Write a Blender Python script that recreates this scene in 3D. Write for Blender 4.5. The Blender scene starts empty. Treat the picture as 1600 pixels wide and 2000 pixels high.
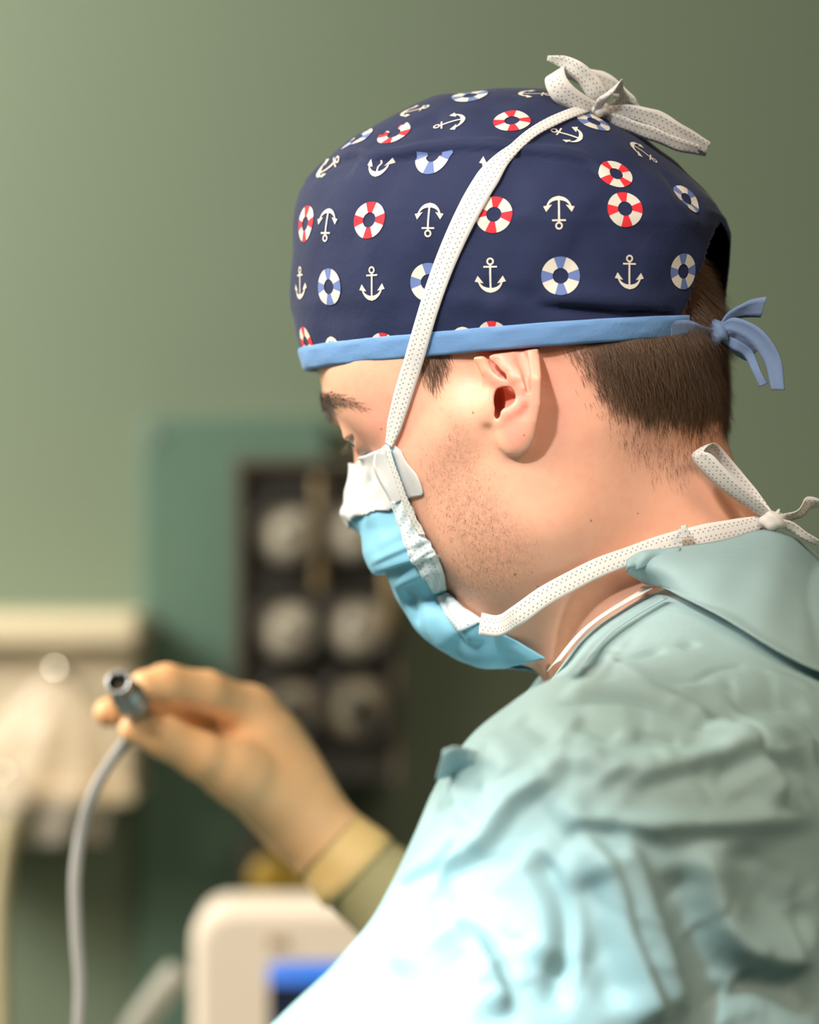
import bpy, bmesh, math, random
import numpy as np
from mathutils import Vector, Matrix
from mathutils.bvhtree import BVHTree

random.seed(7)
rng = np.random.default_rng(7)
SC = bpy.context.scene
COL = SC.collection

# ------------------------------------------------------------------ camera
DIST = 1.40            # camera to the head's mid plane (Y = 0), metres
PXM = 4200.0           # photograph pixels per metre on that plane
CAM = Vector((0.0, -DIST, 1.45))
cam_data = bpy.data.cameras.new('camera')
cam_data.sensor_fit = 'VERTICAL'
cam_data.sensor_height = 36.0
cam_data.lens = 36.0 * DIST * PXM / 2000.0
cam_data.clip_start = 0.05
cam_data.dof.use_dof = True
cam_data.dof.focus_distance = DIST - 0.062
cam_data.dof.aperture_fstop = 4.0
cam = bpy.data.objects.new('camera', cam_data)
cam.location = CAM
cam.rotation_euler = (math.radians(90), 0, 0)
COL.objects.link(cam)
SC.camera = cam

# ------------------------------------------------------------------ world, lights, exposure
SC.view_settings.view_transform = 'Standard'
SC.view_settings.look = 'None'
SC.view_settings.exposure = 0.0
SC.view_settings.gamma = 1.0
SC.view_settings.use_curve_mapping = False
world = bpy.data.worlds.new('world'); SC.world = world
world.use_nodes = True
world.node_tree.nodes['Background'].inputs[0].default_value = (0.50, 0.52, 0.48, 1)
world.node_tree.nodes['Background'].inputs[1].default_value = 0.05

def aim(o, target):
    d = Vector(target) - o.location
    o.rotation_euler = d.to_track_quat('-Z', 'Y').to_euler()

def area_light(name, loc, target, size, size_y, energy, color, spread=180):
    d = bpy.data.lights.new(name, 'AREA')
    d.shape = 'RECTANGLE'; d.size = size; d.size_y = size_y
    d.energy = energy; d.color = color; d.spread = math.radians(spread)
    o = bpy.data.objects.new(name, d); o.location = loc; COL.objects.link(o); aim(o, target)
    return o

# the twin theatre lamp: two cool beams with a field of a hand's breadth or two, high in front of him on the camera's side,
# one crossing his face, one on the operating field at the lower left
def theatre_beam(name, loc, target, energy, cone, radius, color):
    d = bpy.data.lights.new(name, 'SPOT')
    d.energy = energy; d.color = color; d.shadow_soft_size = radius
    d.spot_size = math.radians(cone); d.spot_blend = 1.0
    o = bpy.data.objects.new(name, d); o.location = loc; COL.objects.link(o); aim(o, target)
    return o
theatre_beam('theatre_lamp_upper', (-0.42, -1.02, 2.24), (0.006, -0.07, 1.535), 66, 17.5, .045, (0.96, 0.99, 1.0))
theatre_beam('theatre_lamp_lower', (-0.60, -0.88, 2.12), (0.005, -0.25, 1.205), 230, 13, .05, (0.74, 0.93, 1.0))
# ceiling fittings of the room; the last two are added fills without a fitting
area_light('ceiling_light_rear', (0.9, -1.7, 2.78), (0.25, -0.1, 1.3), 1.2, 1.2, 12.5, (1.0, 0.77, 0.56), 85)
area_light('ceiling_light_left', (-1.95, 0.35, 2.78), (-1.3, 1.3, 1.0), 1.2, 1.0, 110, (1.0, 0.94, 0.83))
area_light('wall_fill_left', (-1.45, 0.75, 2.1), (-0.5, 1.35, 1.55), 0.7, 0.7, 32, (1.0, 0.93, 0.80))  # added fill that grades the back wall from the left
area_light('hand_fill', (-1.0, -0.9, 2.78), (-0.12, 0.28, 1.33), 1.0, 0.6, 6.5, (1.0, 0.82, 0.62), 50)  # added narrow fill that brightens the raised hand

# ------------------------------------------------------------------ pixel of the photograph at depth Y -> point
def P(px, py, Y=0.0):
    k = (1.0 + Y / DIST) / PXM
    return Vector(((px - 800.0) * k, Y, CAM.z - (py - 1000.0) * k))
def PX(v):
    k = (1.0 + v[1] / DIST) / PXM
    return (800 + v[0] / k, 1000 - (v[2] - CAM.z) / k)
def ray_dir(px, py):
    return (P(px, py, 0) - CAM).normalized()

# ------------------------------------------------------------------ object helpers
def link_mesh(name, me, mat=None, parent=None, smooth=True):
    o = bpy.data.objects.new(name, me); COL.objects.link(o)
    if mat: me.materials.append(mat)
    if smooth and len(me.polygons):
        me.polygons.foreach_set('use_smooth', np.ones(len(me.polygons), dtype=bool))
    if parent: o.parent = parent
    return o
def np_mesh(name, verts, faces):
    me = bpy.data.meshes.new(name)
    verts = np.asarray(verts, dtype=np.float32)
    if isinstance(faces, np.ndarray):
        n, k = faces.shape
        me.vertices.add(len(verts)); me.vertices.foreach_set('co', verts.ravel())
        me.loops.add(n * k); me.loops.foreach_set('vertex_index', faces.astype(np.int32).ravel())
        me.polygons.add(n)
        me.polygons.foreach_set('loop_start', np.arange(0, n * k, k, dtype=np.int32))
        me.update(calc_edges=True)
    else:
        me.from_pydata([tuple(v) for v in verts], [], [tuple(f) for f in faces]); me.update()
    return me
def empty(name, loc=(0, 0, 0)):
    o = bpy.data.objects.new(name, None); o.location = loc; COL.objects.link(o)
    o.empty_display_size = 0.02
    return o
def tag(o, label=None, cat=None, group=None, kind=None):
    if label: o['label'] = label
    if cat: o['category'] = cat
    if group: o['group'] = group
    if kind: o['kind'] = kind
    return o
def to_parent(o, parent):
    o.parent = parent
    o.matrix_parent_inverse = Matrix.Translation(-parent.location) if parent.type == 'EMPTY' else Matrix.Identity(4)
    return o
def bm_obj(name, bm, mat, parent=None, smooth=False):
    me = bpy.data.meshes.new(name); bm.to_mesh(me); bm.free()
    o = link_mesh(name, me, mat, None, smooth)
    if parent: to_parent(o, parent)
    return o
def part(name, verts, faces, mat, parent, smooth=True):
    o = link_mesh(name, np_mesh(name, verts, faces), mat, None, smooth)
    if parent: to_parent(o, parent)
    return o
def add_mod_solid(o, t, offset=-1):
    m = o.modifiers.new('thickness', 'SOLIDIFY'); m.thickness = t; m.offset = offset
    return o
def catmull(pts, n):
    pts = [np.asarray(p, float) for p in pts]
    pts = [2 * pts[0] - pts[1]] + pts + [2 * pts[-1] - pts[-2]]
    m = len(pts) - 3
    out = []
    for q in np.linspace(0, m - 1e-9, n):
        i = int(q); t = q - i
        a, b, c, d = pts[i:i + 4]
        out.append(0.5 * ((2 * b) + (c - a) * t + (2 * a - 5 * b + 4 * c - d) * t * t + (3 * b - a - 3 * c + d) * t ** 3))
    return np.array(out)

def grid_faces(nu, nv, wrap=False):
    i = np.arange(nu if wrap else nu - 1)[:, None]; j = np.arange(nv - 1)[None, :]
    a = i * nv + j; b = ((i + 1) % nu) * nv + j
    return np.stack([a, b, b + 1, a + 1], -1).reshape(-1, 4)


# ------------------------------------------------------------------ implicit surfaces
def surface_nets(V, xs, ys, zs):
    s = V < 0
    nx, ny, nz = V.shape
    cnt = np.zeros((nx - 1, ny - 1, nz - 1), dtype=np.int8)
    for a in (0, 1):
        for b in (0, 1):
            for c in (0, 1):
                cnt += s[a:nx - 1 + a, b:ny - 1 + b, c:nz - 1 + c]
    act = (cnt > 0) & (cnt < 8)
    I, J, K = np.nonzero(act)
    idx = np.full(act.shape, -1, dtype=np.int32); idx[I, J, K] = np.arange(len(I))
    pos = np.zeros((len(I), 3)); num = np.zeros(len(I))
    corners = [(a, b, c) for a in (0, 1) for b in (0, 1) for c in (0, 1)]
    for p in corners:
        for ax in range(3):
            if p[ax] == 1: continue
            q = list(p); q[ax] = 1
            va = V[I + p[0], J + p[1], K + p[2]]; vb = V[I + q[0], J + q[1], K + q[2]]
            m = (va < 0) != (vb < 0)
            t = np.where(m, va / np.where(m, va - vb, 1), 0)
            pa = np.stack([xs[I + p[0]], ys[J + p[1]], zs[K + p[2]]], 1)
            pb = np.stack([xs[I + q[0]], ys[J + q[1]], zs[K + q[2]]], 1)
            pos += np.where(m[:, None], pa + (pb - pa) * t[:, None], 0); num += m
    pos /= num[:, None]
    quads = []
    d = (s[:-1] != s[1:])[:, 1:-1, 1:-1]
    i, j, k = np.nonzero(d); j = j + 1; k = k + 1
    q = np.stack([idx[i, j - 1, k - 1], idx[i, j, k - 1], idx[i, j, k], idx[i, j - 1, k]], 1)
    f = ~s[i, j, k]; q[f] = q[f][:, ::-1]; quads.append(q)
    d = (s[:, :-1] != s[:, 1:])[1:-1, :, 1:-1]
    i, j, k = np.nonzero(d); i = i + 1; k = k + 1
    q = np.stack([idx[i - 1, j, k - 1], idx[i - 1, j, k], idx[i, j, k], idx[i, j, k - 1]], 1)
    f = ~s[i, j, k]; q[f] = q[f][:, ::-1]; quads.append(q)
    d = (s[:, :, :-1] != s[:, :, 1:])[1:-1, 1:-1, :]
    i, j, k = np.nonzero(d); i = i + 1; j = j + 1
    q = np.stack([idx[i - 1, j - 1, k], idx[i, j - 1, k], idx[i, j, k], idx[i - 1, j, k]], 1)
    f = ~s[i, j, k]; q[f] = q[f][:, ::-1]; quads.append(q)
    return pos, np.concatenate(quads)
def smin(a, b, k):
    h = np.clip(0.5 + 0.5 * (b - a) / k, 0, 1)
    return b + (a - b) * h - k * h * (1 - h)
def smax(a, b, k): return -smin(-a, -b, k)
def s_ell(p, c, r, R=None):
    q = [p[i] - c[i] for i in range(3)]
    if R is not None:
        q = [q[0] * R[i][0] + q[1] * R[i][1] + q[2] * R[i][2] for i in range(3)]
    k0 = np.sqrt((q[0] / r[0]) ** 2 + (q[1] / r[1]) ** 2 + (q[2] / r[2]) ** 2)
    k1 = np.sqrt((q[0] / r[0] ** 2) ** 2 + (q[1] / r[1] ** 2) ** 2 + (q[2] / r[2] ** 2) ** 2) + 1e-9
    return k0 * (k0 - 1) / k1
def s_cap(p, a, b, ra, rb=None, sc=(1, 1, 1)):
    """tapered capsule; sc squeezes space per axis"""
    rb = ra if rb is None else rb
    pa = [(p[i] - a[i]) / sc[i] for i in range(3)]
    ba = [(b[i] - a[i]) / sc[i] for i in range(3)]
    h = np.clip(sum(pa[i] * ba[i] for i in range(3)) / (sum(x * x for x in ba) + 1e-12), 0, 1)
    return np.sqrt(sum((pa[i] - ba[i] * h) ** 2 for i in range(3))) - (ra + (rb - ra) * h)
def s_chain(p, pts, r, sc=(1, 1, 1), k=0.0):
    d = None
    n = len(pts) - 1
    rr = r if hasattr(r, '__len__') else [r] * (n + 1)
    for i in range(n):
        e = s_cap(p, pts[i], pts[i + 1], rr[i], rr[i + 1], sc)
        d = e if d is None else (smin(d, e, k) if k else np.minimum(d, e))
    return d
def axis(*segs):
    """non-uniform axis: (start, end, step) runs"""
    out = []
    for a, b, st in segs:
        n = max(1, int(round((b - a) / st)))
        out.extend(np.linspace(a, b, n, endpoint=False))
    out.append(segs[-1][1])
    return np.array(out, dtype=np.float32)
def grid_pts(xs, ys, zs):
    X, Y, Z = np.meshgrid(xs, ys, zs, indexing='ij')
    return [X.astype(np.float32), Y.astype(np.float32), Z.astype(np.float32)]
def bvh_of(verts, faces):
    return BVHTree.FromPolygons([Vector(v) for v in verts], [list(map(int, f)) for f in faces])
def hit(px, py, *trees):
    """nearest surface seen at a pixel of the photograph: (point, normal)"""
    best = None
    d = ray_dir(px, py)
    for t in trees:
        h = t.ray_cast(CAM, d)
        if h[0] is not None and (best is None or h[3] < best[2]):
            best = (h[0], h[1] if h[1].dot(d) < 0 else -h[1], h[3])
    return best

# ------------------------------------------------------------------ materials
def srgb(r, g, b):
    f = lambda c: (c / 255) / 12.92 if c <= 10 else ((c / 255 + 0.055) / 1.055) ** 2.4
    return (f(r), f(g), f(b), 1)
class NT:
    def __init__(self, name):
        self.m = bpy.data.materials.new(name); self.m.use_nodes = True
        self.t = self.m.node_tree; self.n = self.t.nodes
        self.b = self.n['Principled BSDF']
    def node(self, typ, **kw):
        x = self.n.new(typ)
        for k, v in kw.items():
            if k.startswith('in_'):
                key = k[3:]; x.inputs[int(key) if key.isdigit() else key.replace('_', ' ')].default_value = v
            else: setattr(x, k, v)
        return x
    def link(self, a, b): self.t.links.new(a, b)
    def math(self, op, a, b=None, c=None, clamp=False):
        x = self.n.new('ShaderNodeMath'); x.operation = op; x.use_clamp = clamp
        for i, v in enumerate((a, b, c)):
            if v is None: continue
            if isinstance(v, (int, float)): x.inputs[i].default_value = v
            else: self.link(v, x.inputs[i])
        return x.outputs[0]
    def mix(self, fac, a, b, blend='MIX'):
        x = self.n.new('ShaderNodeMix'); x.data_type = 'RGBA'; x.blend_type = blend
        for i, v in ((0, fac), (6, a), (7, b)):
            if isinstance(v, (int, float)): x.inputs[i].default_value = v
            elif isinstance(v, tuple): x.inputs[i].default_value = v
            else: self.link(v, x.inputs[i])
        return x.outputs[2]
    def pos(self):
        return self.n.new('ShaderNodeNewGeometry').outputs['Position']
    def obj(self):
        return self.n.new('ShaderNodeTexCoord').outputs['Object']
    def uv(self):
        return self.n.new('ShaderNodeTexCoord').outputs['UV']
    def noise(self, vec, scale, detail=3, rough=0.5, dist=0.0):
        x = self.node('ShaderNodeTexNoise', in_Scale=scale, in_Detail=detail, in_Roughness=rough, in_Distortion=dist)
        self.link(vec, x.inputs['Vector']); return x.outputs[0]
    def ramp(self, fac, stops):
        x = self.n.new('ShaderNodeValToRGB'); e = x.color_ramp.elements
        while len(e) < len(stops): e.new(0.5)
        for i, (p, c) in enumerate(stops): e[i].position = p; e[i].color = c if isinstance(c, tuple) else (c, c, c, 1)
        self.link(fac, x.inputs[0]); return x.outputs[0]
    def bump(self, h, strength, dist):
        x = self.node('ShaderNodeBump', in_Strength=strength, in_Distance=dist)
        self.link(h, x.inputs['Height']); self.link(x.outputs[0], self.b.inputs['Normal']); return x
    def base(self, v):
        if isinstance(v, tuple): self.b.inputs['Base Color'].default_value = v
        else: self.link(v, self.b.inputs['Base Color'])
    def set(self, **kw):
        for k, v in kw.items(): self.b.inputs[k.replace('_', ' ')].default_value = v
        return self
def plain(name, col, rough=0.6, metal=0.0, var=0.06, scale=60, bump=0.0):
    t = NT(name); t.set(Roughness=rough, Metallic=metal)
    n = t.noise(t.obj(), scale, 4)
    c0 = tuple(x * (1 - var) for x in col[:3]) + (1,); c1 = tuple(min(1, x * (1 + var)) for x in col[:3]) + (1,)
    t.base(t.mix(n, c0, c1))
    if bump: t.bump(n, bump, 0.001)
    return t.m
# ================================================================== the room
def box_verts(x0, x1, y0, y1, z0, z1):
    return [(x0, y0, z0), (x1, y0, z0), (x1, y1, z0), (x0, y1, z0), (x0, y0, z1), (x1, y0, z1), (x1, y1, z1), (x0, y1, z1)]
BOXF = [(0, 1, 5, 4), (1, 2, 6, 5), (2, 3, 7, 6), (3, 0, 4, 7), (4, 5, 6, 7), (3, 2, 1, 0)]
def struct(name, b, mat):
    o = part(name, box_verts(*b), BOXF, mat, None, smooth=False); o['kind'] = 'structure'; return o
WALL_Y = 1.50
def wall_mat():
    t = NT('painted_wall'); t.set(Roughness=.55)
    n = t.noise(t.obj(), 3, 4); n2 = t.noise(t.obj(), 300, 2)
    t.base(t.mix(n, srgb(108, 122, 104), srgb(114, 129, 110))); t.bump(n2, .1, .001)
    return t.m
M_WALL = wall_mat()
struct('wall_back', (-2.6, 2.6, WALL_Y, WALL_Y + .12, 0, 2.8), M_WALL)
struct('wall_left', (-2.72, -2.6, -3.2, WALL_Y, 0, 2.8), M_WALL)
struct('wall_right', (2.6, 2.72, -3.2, WALL_Y, 0, 2.8), M_WALL)
struct('wall_front', (-2.6, 2.6, -3.32, -3.2, 0, 2.8), M_WALL)
struct('floor', (-2.72, 2.72, -3.32, 1.62, -.1, 0), plain('vinyl_floor', srgb(120, 128, 118), .4))
struct('ceiling', (-2.72, 2.72, -3.32, 1.62, 2.8, 2.9), plain('ceiling_white', srgb(215, 212, 200), .8))

def rounded_box(name, x0, x1, y0, y1, z0, z1, r, mat, parent, seg=8, bev=.002):
    """box with rounded corners in the XZ plane, soft front edges"""
    bm = bmesh.new(); pts = []
    for cx, cz, a0 in ((x1 - r, z1 - r, 0), (x0 + r, z1 - r, 90), (x0 + r, z0 + r, 180), (x1 - r, z0 + r, 270)):
        for i in range(seg + 1):
            a = math.radians(a0 + 90 * i / seg); pts.append((cx + r * math.cos(a), cz + r * math.sin(a)))
    cx, cz = (x0 + x1) / 2, (z0 + z1) / 2
    def ring(y, ins):
        return [bm.verts.new((p[0] + (cx - p[0]) * ins / max(abs(p[0] - cx), 1e-6) * (1 if abs(p[0] - cx) > ins else 0), y,
                              p[1] + (cz - p[1]) * ins / max(abs(p[1] - cz), 1e-6) * (1 if abs(p[1] - cz) > ins else 0))) for p in pts]
    rs = [ring(y0, bev), ring(y0 + bev * .3, bev * .3), ring(y0 + bev, 0), ring(y1, 0)]
    n = len(pts)
    for a, b in zip(rs[:-1], rs[1:]):
        for i in range(n): bm.faces.new((a[i], a[(i + 1) % n], b[(i + 1) % n], b[i]))
    bm.faces.new(rs[0][::-1]); bm.faces.new(rs[-1])
    bmesh.ops.recalc_face_normals(bm, faces=bm.faces)
    return bm_obj(name, bm, mat, parent)
def cyl(name, p0, p1, r, mat, parent, seg=28, r1=None, cap=True, bevel=0.0):
    p0, p1 = Vector(p0), Vector(p1); d = (p1 - p0)
    q = d.to_track_quat('Z', 'Y').to_matrix()
    r1 = r if r1 is None else r1
    prof = [(0, 0), (r - bevel, 0), (r, bevel), (r1, d.length - bevel), (r1 - bevel, d.length), (0, d.length)] if bevel else [(0, 0), (r, 0), (r1, d.length), (0, d.length)]
    return lathe(name, prof, p0, q, mat, parent, seg)
def lathe(name, prof, p0, q, mat, parent, seg=32):
    V, F_ = [], []
    for (rr, h) in prof:
        for i in range(seg):
            a = 2 * math.pi * i / seg
            V.append(p0 + q @ Vector((rr * math.cos(a), rr * math.sin(a), h)))
    for k in range(len(prof) - 1):
        for i in range(seg):
            j = (i + 1) % seg
            F_.append((k * seg + i, k * seg + j, (k + 1) * seg + j, (k + 1) * seg + i))
    o = part(name, V, F_, mat, parent)
    return o
def tube(name, pts, r, mat, parent, n=60, seg=12):
    C = catmull(pts, n); T = np.gradient(C, axis=0); T /= np.linalg.norm(T, axis=1)[:, None]
    ref = np.array([0.3, -1.0, 0.1]); V = []
    rr = np.interp(np.linspace(0, 1, n), np.linspace(0, 1, len(r)), r) if hasattr(r, '__len__') else np.full(n, r)
    for i in range(n):
        s_ = np.cross(T[i], ref); s_ /= np.linalg.norm(s_); u_ = np.cross(s_, T[i])
        for k in range(seg):
            a = 2 * math.pi * k / seg; V.append(C[i] + (s_ * math.cos(a) + u_ * math.sin(a)) * rr[i])
    F_ = [(i * seg + k, i * seg + (k + 1) % seg, (i + 1) * seg + (k + 1) % seg, (i + 1) * seg + k) for i in range(n - 1) for k in range(seg)]
    F_ += [tuple(range(seg))[::-1], tuple(range((n - 1) * seg, n * seg))]
    return part(name, V, F_, mat, parent)
def bx(px0, px1, py0, py1, Y):
    a, b = P(px0, py1, Y), P(px1, py0, Y); return a.x, b.x, a.z, b.z

# raised teal panel standing in for a shaded stretch of wall behind the instruments
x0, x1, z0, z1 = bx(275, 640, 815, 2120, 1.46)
bd = empty('shade_panel', ((x0 + x1) / 2, 1.48, z0))
tag(bd, 'tall teal panel standing in for shade on the wall behind the gauge panel', 'painted shade')
rounded_box('shade_slab', x0, x1, 1.455, WALL_Y + .002, z0, z1, .012, plain('teal_shade', srgb(86, 114, 100), .5), bd, bev=.004)
for zz in (z1 - .02, z0 + .02):
    cyl('screw', (x0 + .015, 1.452, zz), (x0 + .015, 1.46, zz), .004, plain('screw_steel', srgb(150, 150, 140), .35, 1), bd, seg=12)

# gauge panel
GY = 1.38
M_PANEL = plain('panel_black', srgb(42, 41, 38), .45, var=.1)
M_FRAME = plain('panel_frame', srgb(86, 78, 66), .5)
M_DIAL = plain('dial_enamel', srgb(206, 200, 184), .5)
M_DIAL_SHADED = plain('dial_enamel_shaded', srgb(156, 148, 130), .5)  # for the lower two dials: shade painted in as a greyer face
M_BEZEL = plain('bezel_black', srgb(30, 29, 28), .35)
M_NEEDLE = plain('needle_black', srgb(16, 16, 16), .5)
M_BRASS = plain('aged_brass', srgb(120, 104, 76), .5, .5)
x0, x1, z0, z1 = bx(462, 778, 905, 1530, GY)
gp_ = empty('gauge_panel', ((x0 + x1) / 2, WALL_Y - .02, z0))
tag(gp_, 'dark wall panel with six round white pressure gauges', 'gauge panel')
rounded_box('panel_body', x0, x1, GY, 1.4545, z0, z1, .010, M_PANEL, gp_, bev=.004)
for (a, b, c, d) in ((456, 474, 898, 1535), (768, 784, 898, 1535), (456, 784, 893, 912)):
    q = bx(a, b, c, d, GY - .01); rounded_box('frame_rail', q[0], q[1], GY - .012, 1.4545, q[2], q[3], .002, M_FRAME, gp_, bev=.002)
for gi, (gx, gy, gr, ang) in enumerate([(558, 1040, 62, 30), (690, 1034, 62, 60), (558, 1226, 62, -20), (694, 1222, 62, 80), (566, 1380, 60, -75), (694, 1378, 66, -48)]):
    c = P(gx, gy, GY - .02); R_ = gr * (1 + GY / DIST) / PXM
    g = lathe('gauge', [(R_ * 1.12, .03), (R_ * 1.12, .004), (R_ * 1.06, -.002), (R_ * .97, -.003), (R_ * .94, .006), (R_ * .94, .012)], c, Matrix(((1, 0, 0), (0, 0, 1), (0, -1, 0))), M_BEZEL, gp_)
    fc_ = lathe('dial_face', [(0, 0), (R_ * .95, 0), (R_ * .95, .002), (0, .002)], c + Vector((0, .006, 0)), Matrix(((1, 0, 0), (0, 0, 1), (0, -1, 0))), M_DIAL if gi < 4 else M_DIAL_SHADED, None)
    fc_.parent = g; 
    a = math.radians(ang); dv = Vector((math.cos(a), 0, math.sin(a))); nv = Vector((-dv.z, 0, dv.x))
    big = 1.0 if gi < 4 else 5.5  # lower two: needle and hub widened into dark plates that paint in shade
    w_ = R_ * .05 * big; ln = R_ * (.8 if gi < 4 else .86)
    b0 = c + Vector((0, .002, 0))
    V = []
    for yy in (0, .002):
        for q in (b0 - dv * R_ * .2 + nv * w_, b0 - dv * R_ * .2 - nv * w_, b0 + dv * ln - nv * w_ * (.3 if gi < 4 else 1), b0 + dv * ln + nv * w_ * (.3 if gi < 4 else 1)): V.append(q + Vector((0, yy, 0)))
    nd = part('needle_or_shade', V, BOXF, M_NEEDLE, None, smooth=False); nd.parent = g
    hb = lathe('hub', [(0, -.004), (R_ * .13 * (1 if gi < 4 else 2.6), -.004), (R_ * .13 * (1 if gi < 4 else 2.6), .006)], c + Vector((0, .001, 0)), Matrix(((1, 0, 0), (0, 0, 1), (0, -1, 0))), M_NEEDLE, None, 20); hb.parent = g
tube('brass_pipe', [P(625, 930, GY - .012), P(625, 1040, GY - .014), P(626, 1160, GY - .012)], .007, M_BRASS, gp_, n=20)
tube('brass_pipe', [P(764, 1100, GY - .012), P(766, 1170, GY - .016), P(760, 1235, GY - .012)], .009, M_BRASS, gp_, n=20)

# dark unit below the panel with a yellow knob
UY = 1.36
x0, x1, z0, z1 = bx(468, 760, 1640, 1830, UY)
un = empty('suction_unit', ((x0 + x1) / 2, UY + .06, z0)); tag(un, 'small dark wall unit with a yellow knob above the monitor', 'wall unit')
rounded_box('unit_body', x0, x1, UY, 1.4545, z0, z1, .008, plain('unit_dark', srgb(48, 45, 38), .5), un, bev=.003)
cyl('yellow_knob', P(528, 1716, UY - .03), P(528, 1716, UY + .002), .020, plain('yellow_plastic', srgb(140, 114, 22), .4), un, bevel=.003)
cyl('yellow_knob', P(585, 1722, UY - .025), P(585, 1722, UY + .002), .014, plain('yellow_plastic', srgb(140, 114, 22), .4), un, bevel=.003)
q = bx(480, 740, 1768, 1800, UY - .004); rounded_box('maroon_strip', q[0], q[1], UY - .006, UY + .002, q[2], q[3], .002, plain('maroon_plastic', srgb(92, 52, 56), .5), un)

# cream dispenser on the wall
DY = 1.34
M_CREAMP = plain('cream_plastic', srgb(206, 192, 168), .45, var=.03)
x0, x1, z0, z1 = bx(-330, 262, 1222, 1560, DY)
dsn = empty('wall_dispenser', ((x0 + x1) / 2, 1.44, z0)); tag(dsn, 'cream plastic dispenser box fixed to the wall', 'dispenser')
rounded_box('dispenser_body', x0, x1, DY, WALL_Y + .002, z0, z1, .016, M_CREAMP, dsn, bev=.006)
q = bx(-338, 272, 1202, 1266, DY - .02); rounded_box('dispenser_lid', q[0], q[1], DY - .022, WALL_Y + .001, q[2], q[3], .010, plain('cream_lid', srgb(212, 200, 172), .4), dsn, bev=.006)
q = bx(-330, 266, 1535, 1572, DY - .01); rounded_box('dispenser_lip', q[0], q[1], DY - .012, WALL_Y + .001, q[2], q[3], .008, M_CREAMP, dsn, bev=.004)
M_CHROME = plain('chrome', srgb(235, 228, 215), .12, 1.0, var=.02)
BY = 1.26
hk = []
for k, (hx, hy) in enumerate(((116, 1310), (14, 1515))):  # chrome balls on stems, standing in for bright reflections on the bag
    h_ = empty('glint_stud', P(hx, hy, DY)); tag(h_, ('shiny ball standing in for a glint near the top of the cream dispenser', 'shiny ball standing in for a glint at the lower left of the cream dispenser')[k], 'glint', 'glint balls on the cream dispenser')
    cyl('glint_stem', P(hx, hy, DY + .001), P(hx, hy, BY + .03), .004, M_CHROME, h_, seg=14)
    bm = bmesh.new(); bmesh.ops.create_uvsphere(bm, u_segments=20, v_segments=14, radius=.0095); bmesh.ops.translate(bm, verts=bm.verts, vec=P(hx, hy, BY + .03))
    bm_obj('glint_ball', bm, M_CHROME, h_, True)
# clear plastic bag hanging from the upper glint ball
def bag_mat():
    t = NT('clear_plastic'); t.base((.93, .86, .78, 1)); t.set(Roughness=.12)
    t.b.inputs['Transmission Weight'].default_value = .0
    tr = t.node('ShaderNodeBsdfTransparent'); tr.inputs[0].default_value = (1, .97, .93, 1)
    mx = t.node('ShaderNodeMixShader'); mx.inputs[0].default_value = .16
    t.link(tr.outputs[0], mx.inputs[1]); t.link(t.b.outputs[0], mx.inputs[2]); t.link(mx.outputs[0], t.n['Material Output'].inputs[0])
    return t.m
M_BAG = bag_mat()
nu, nv = 46, 40
V = []
for i in range(nu):
    a = i / (nu - 1)
    for j in range(nv):
        b = j / (nv - 1)
        wide = 18 + 150 * min(1, b * 1.6) ** .8
        pxv = 112 - 80 * b + (a - .5) * 2 * wide; pyv = 1322 + 330 * b - 12 * abs(a - .5)
        V.append(P(pxv, pyv, BY + .028 - .022 * math.sin(math.pi * a) * min(1, b * 3) + .006 * math.sin(a * 19 + b * 3) * b))
bag = part('clear_bag', V, grid_faces(nu, nv), M_BAG, None)
add_mod_solid(bag, .0006, 0)
tag(bag, 'clear crumpled plastic bag hanging in front of the cream dispenser', 'plastic bag')
# pale hose beside it
hs_ = tube('pale_hose', [P(20, 1590, BY), P(4, 1680, BY), P(-6, 1800, BY), P(-2, 2050, BY), P(-2, 2400, BY), (P(-2, 2400, BY).x, BY, .006)], .009, plain('pale_hose', srgb(196, 184, 150), .4), None, n=50)
tag(hs_, 'pale ribbed hose hanging below the cream dispenser', 'hose')

# monitor
MY = .95
M_BEIGE = plain('beige_plastic', srgb(238, 226, 212), .45, var=.02)
x0, x1, z0, z1 = bx(375, 1010, 1772, 2240, MY)
mo = empty('monitor', ((x0 + x1) / 2, MY + .05, 0)); tag(mo, 'beige patient monitor with a lit blue screen bar', 'monitor')
rounded_box('housing', x0, x1, MY, MY + .09, z0, z1, .026, M_BEIGE, mo, bev=.008)
def screen_mat():
    t = NT('lit_screen')
    sx = t.node('ShaderNodeSeparateXYZ'); t.link(t.pos(), sx.inputs[0])
    ztop = P(0, 1922, MY).z
    up = t.math('GREATER_THAN', sx.outputs[2], ztop)
    n = t.noise(t.pos(), 60, 2)
    dark = t.mix(t.ramp(n, [(.55, 0.0), (.70, 1.0)]), srgb(16, 22, 42), srgb(52, 70, 86))
    g = t.math('MULTIPLY', t.math('SUBTRACT', sx.outputs[0], P(525, 0, MY).x), 14, clamp=True)
    blue = t.mix(g, srgb(96, 150, 255), srgb(24, 140, 250))
    c = t.mix(up, dark, blue)
    t.base((.01, .01, .01, 1)); t.link(c, t.b.inputs['Emission Color']); t.b.inputs['Emission Strength'].default_value = .9
    t.set(Roughness=.2)
    return t.m
q = bx(524, 860, 1878, 2130, MY); rounded_box('screen', q[0], q[1], MY - .001, MY + .004, q[2], q[3], .006, screen_mat(), mo, bev=.0008)
q = bx(521, 862, 1874, 2134, MY); 
rounded_box('badge', *bx(524, 562, 1830, 1850, MY)[:2], MY - .0015, MY + .001, *bx(524, 562, 1830, 1850, MY)[2:], .001, plain('badge_grey', srgb(166, 146, 120), .5), mo, bev=.0004)
cxm = (x0 + x1) / 2
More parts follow.
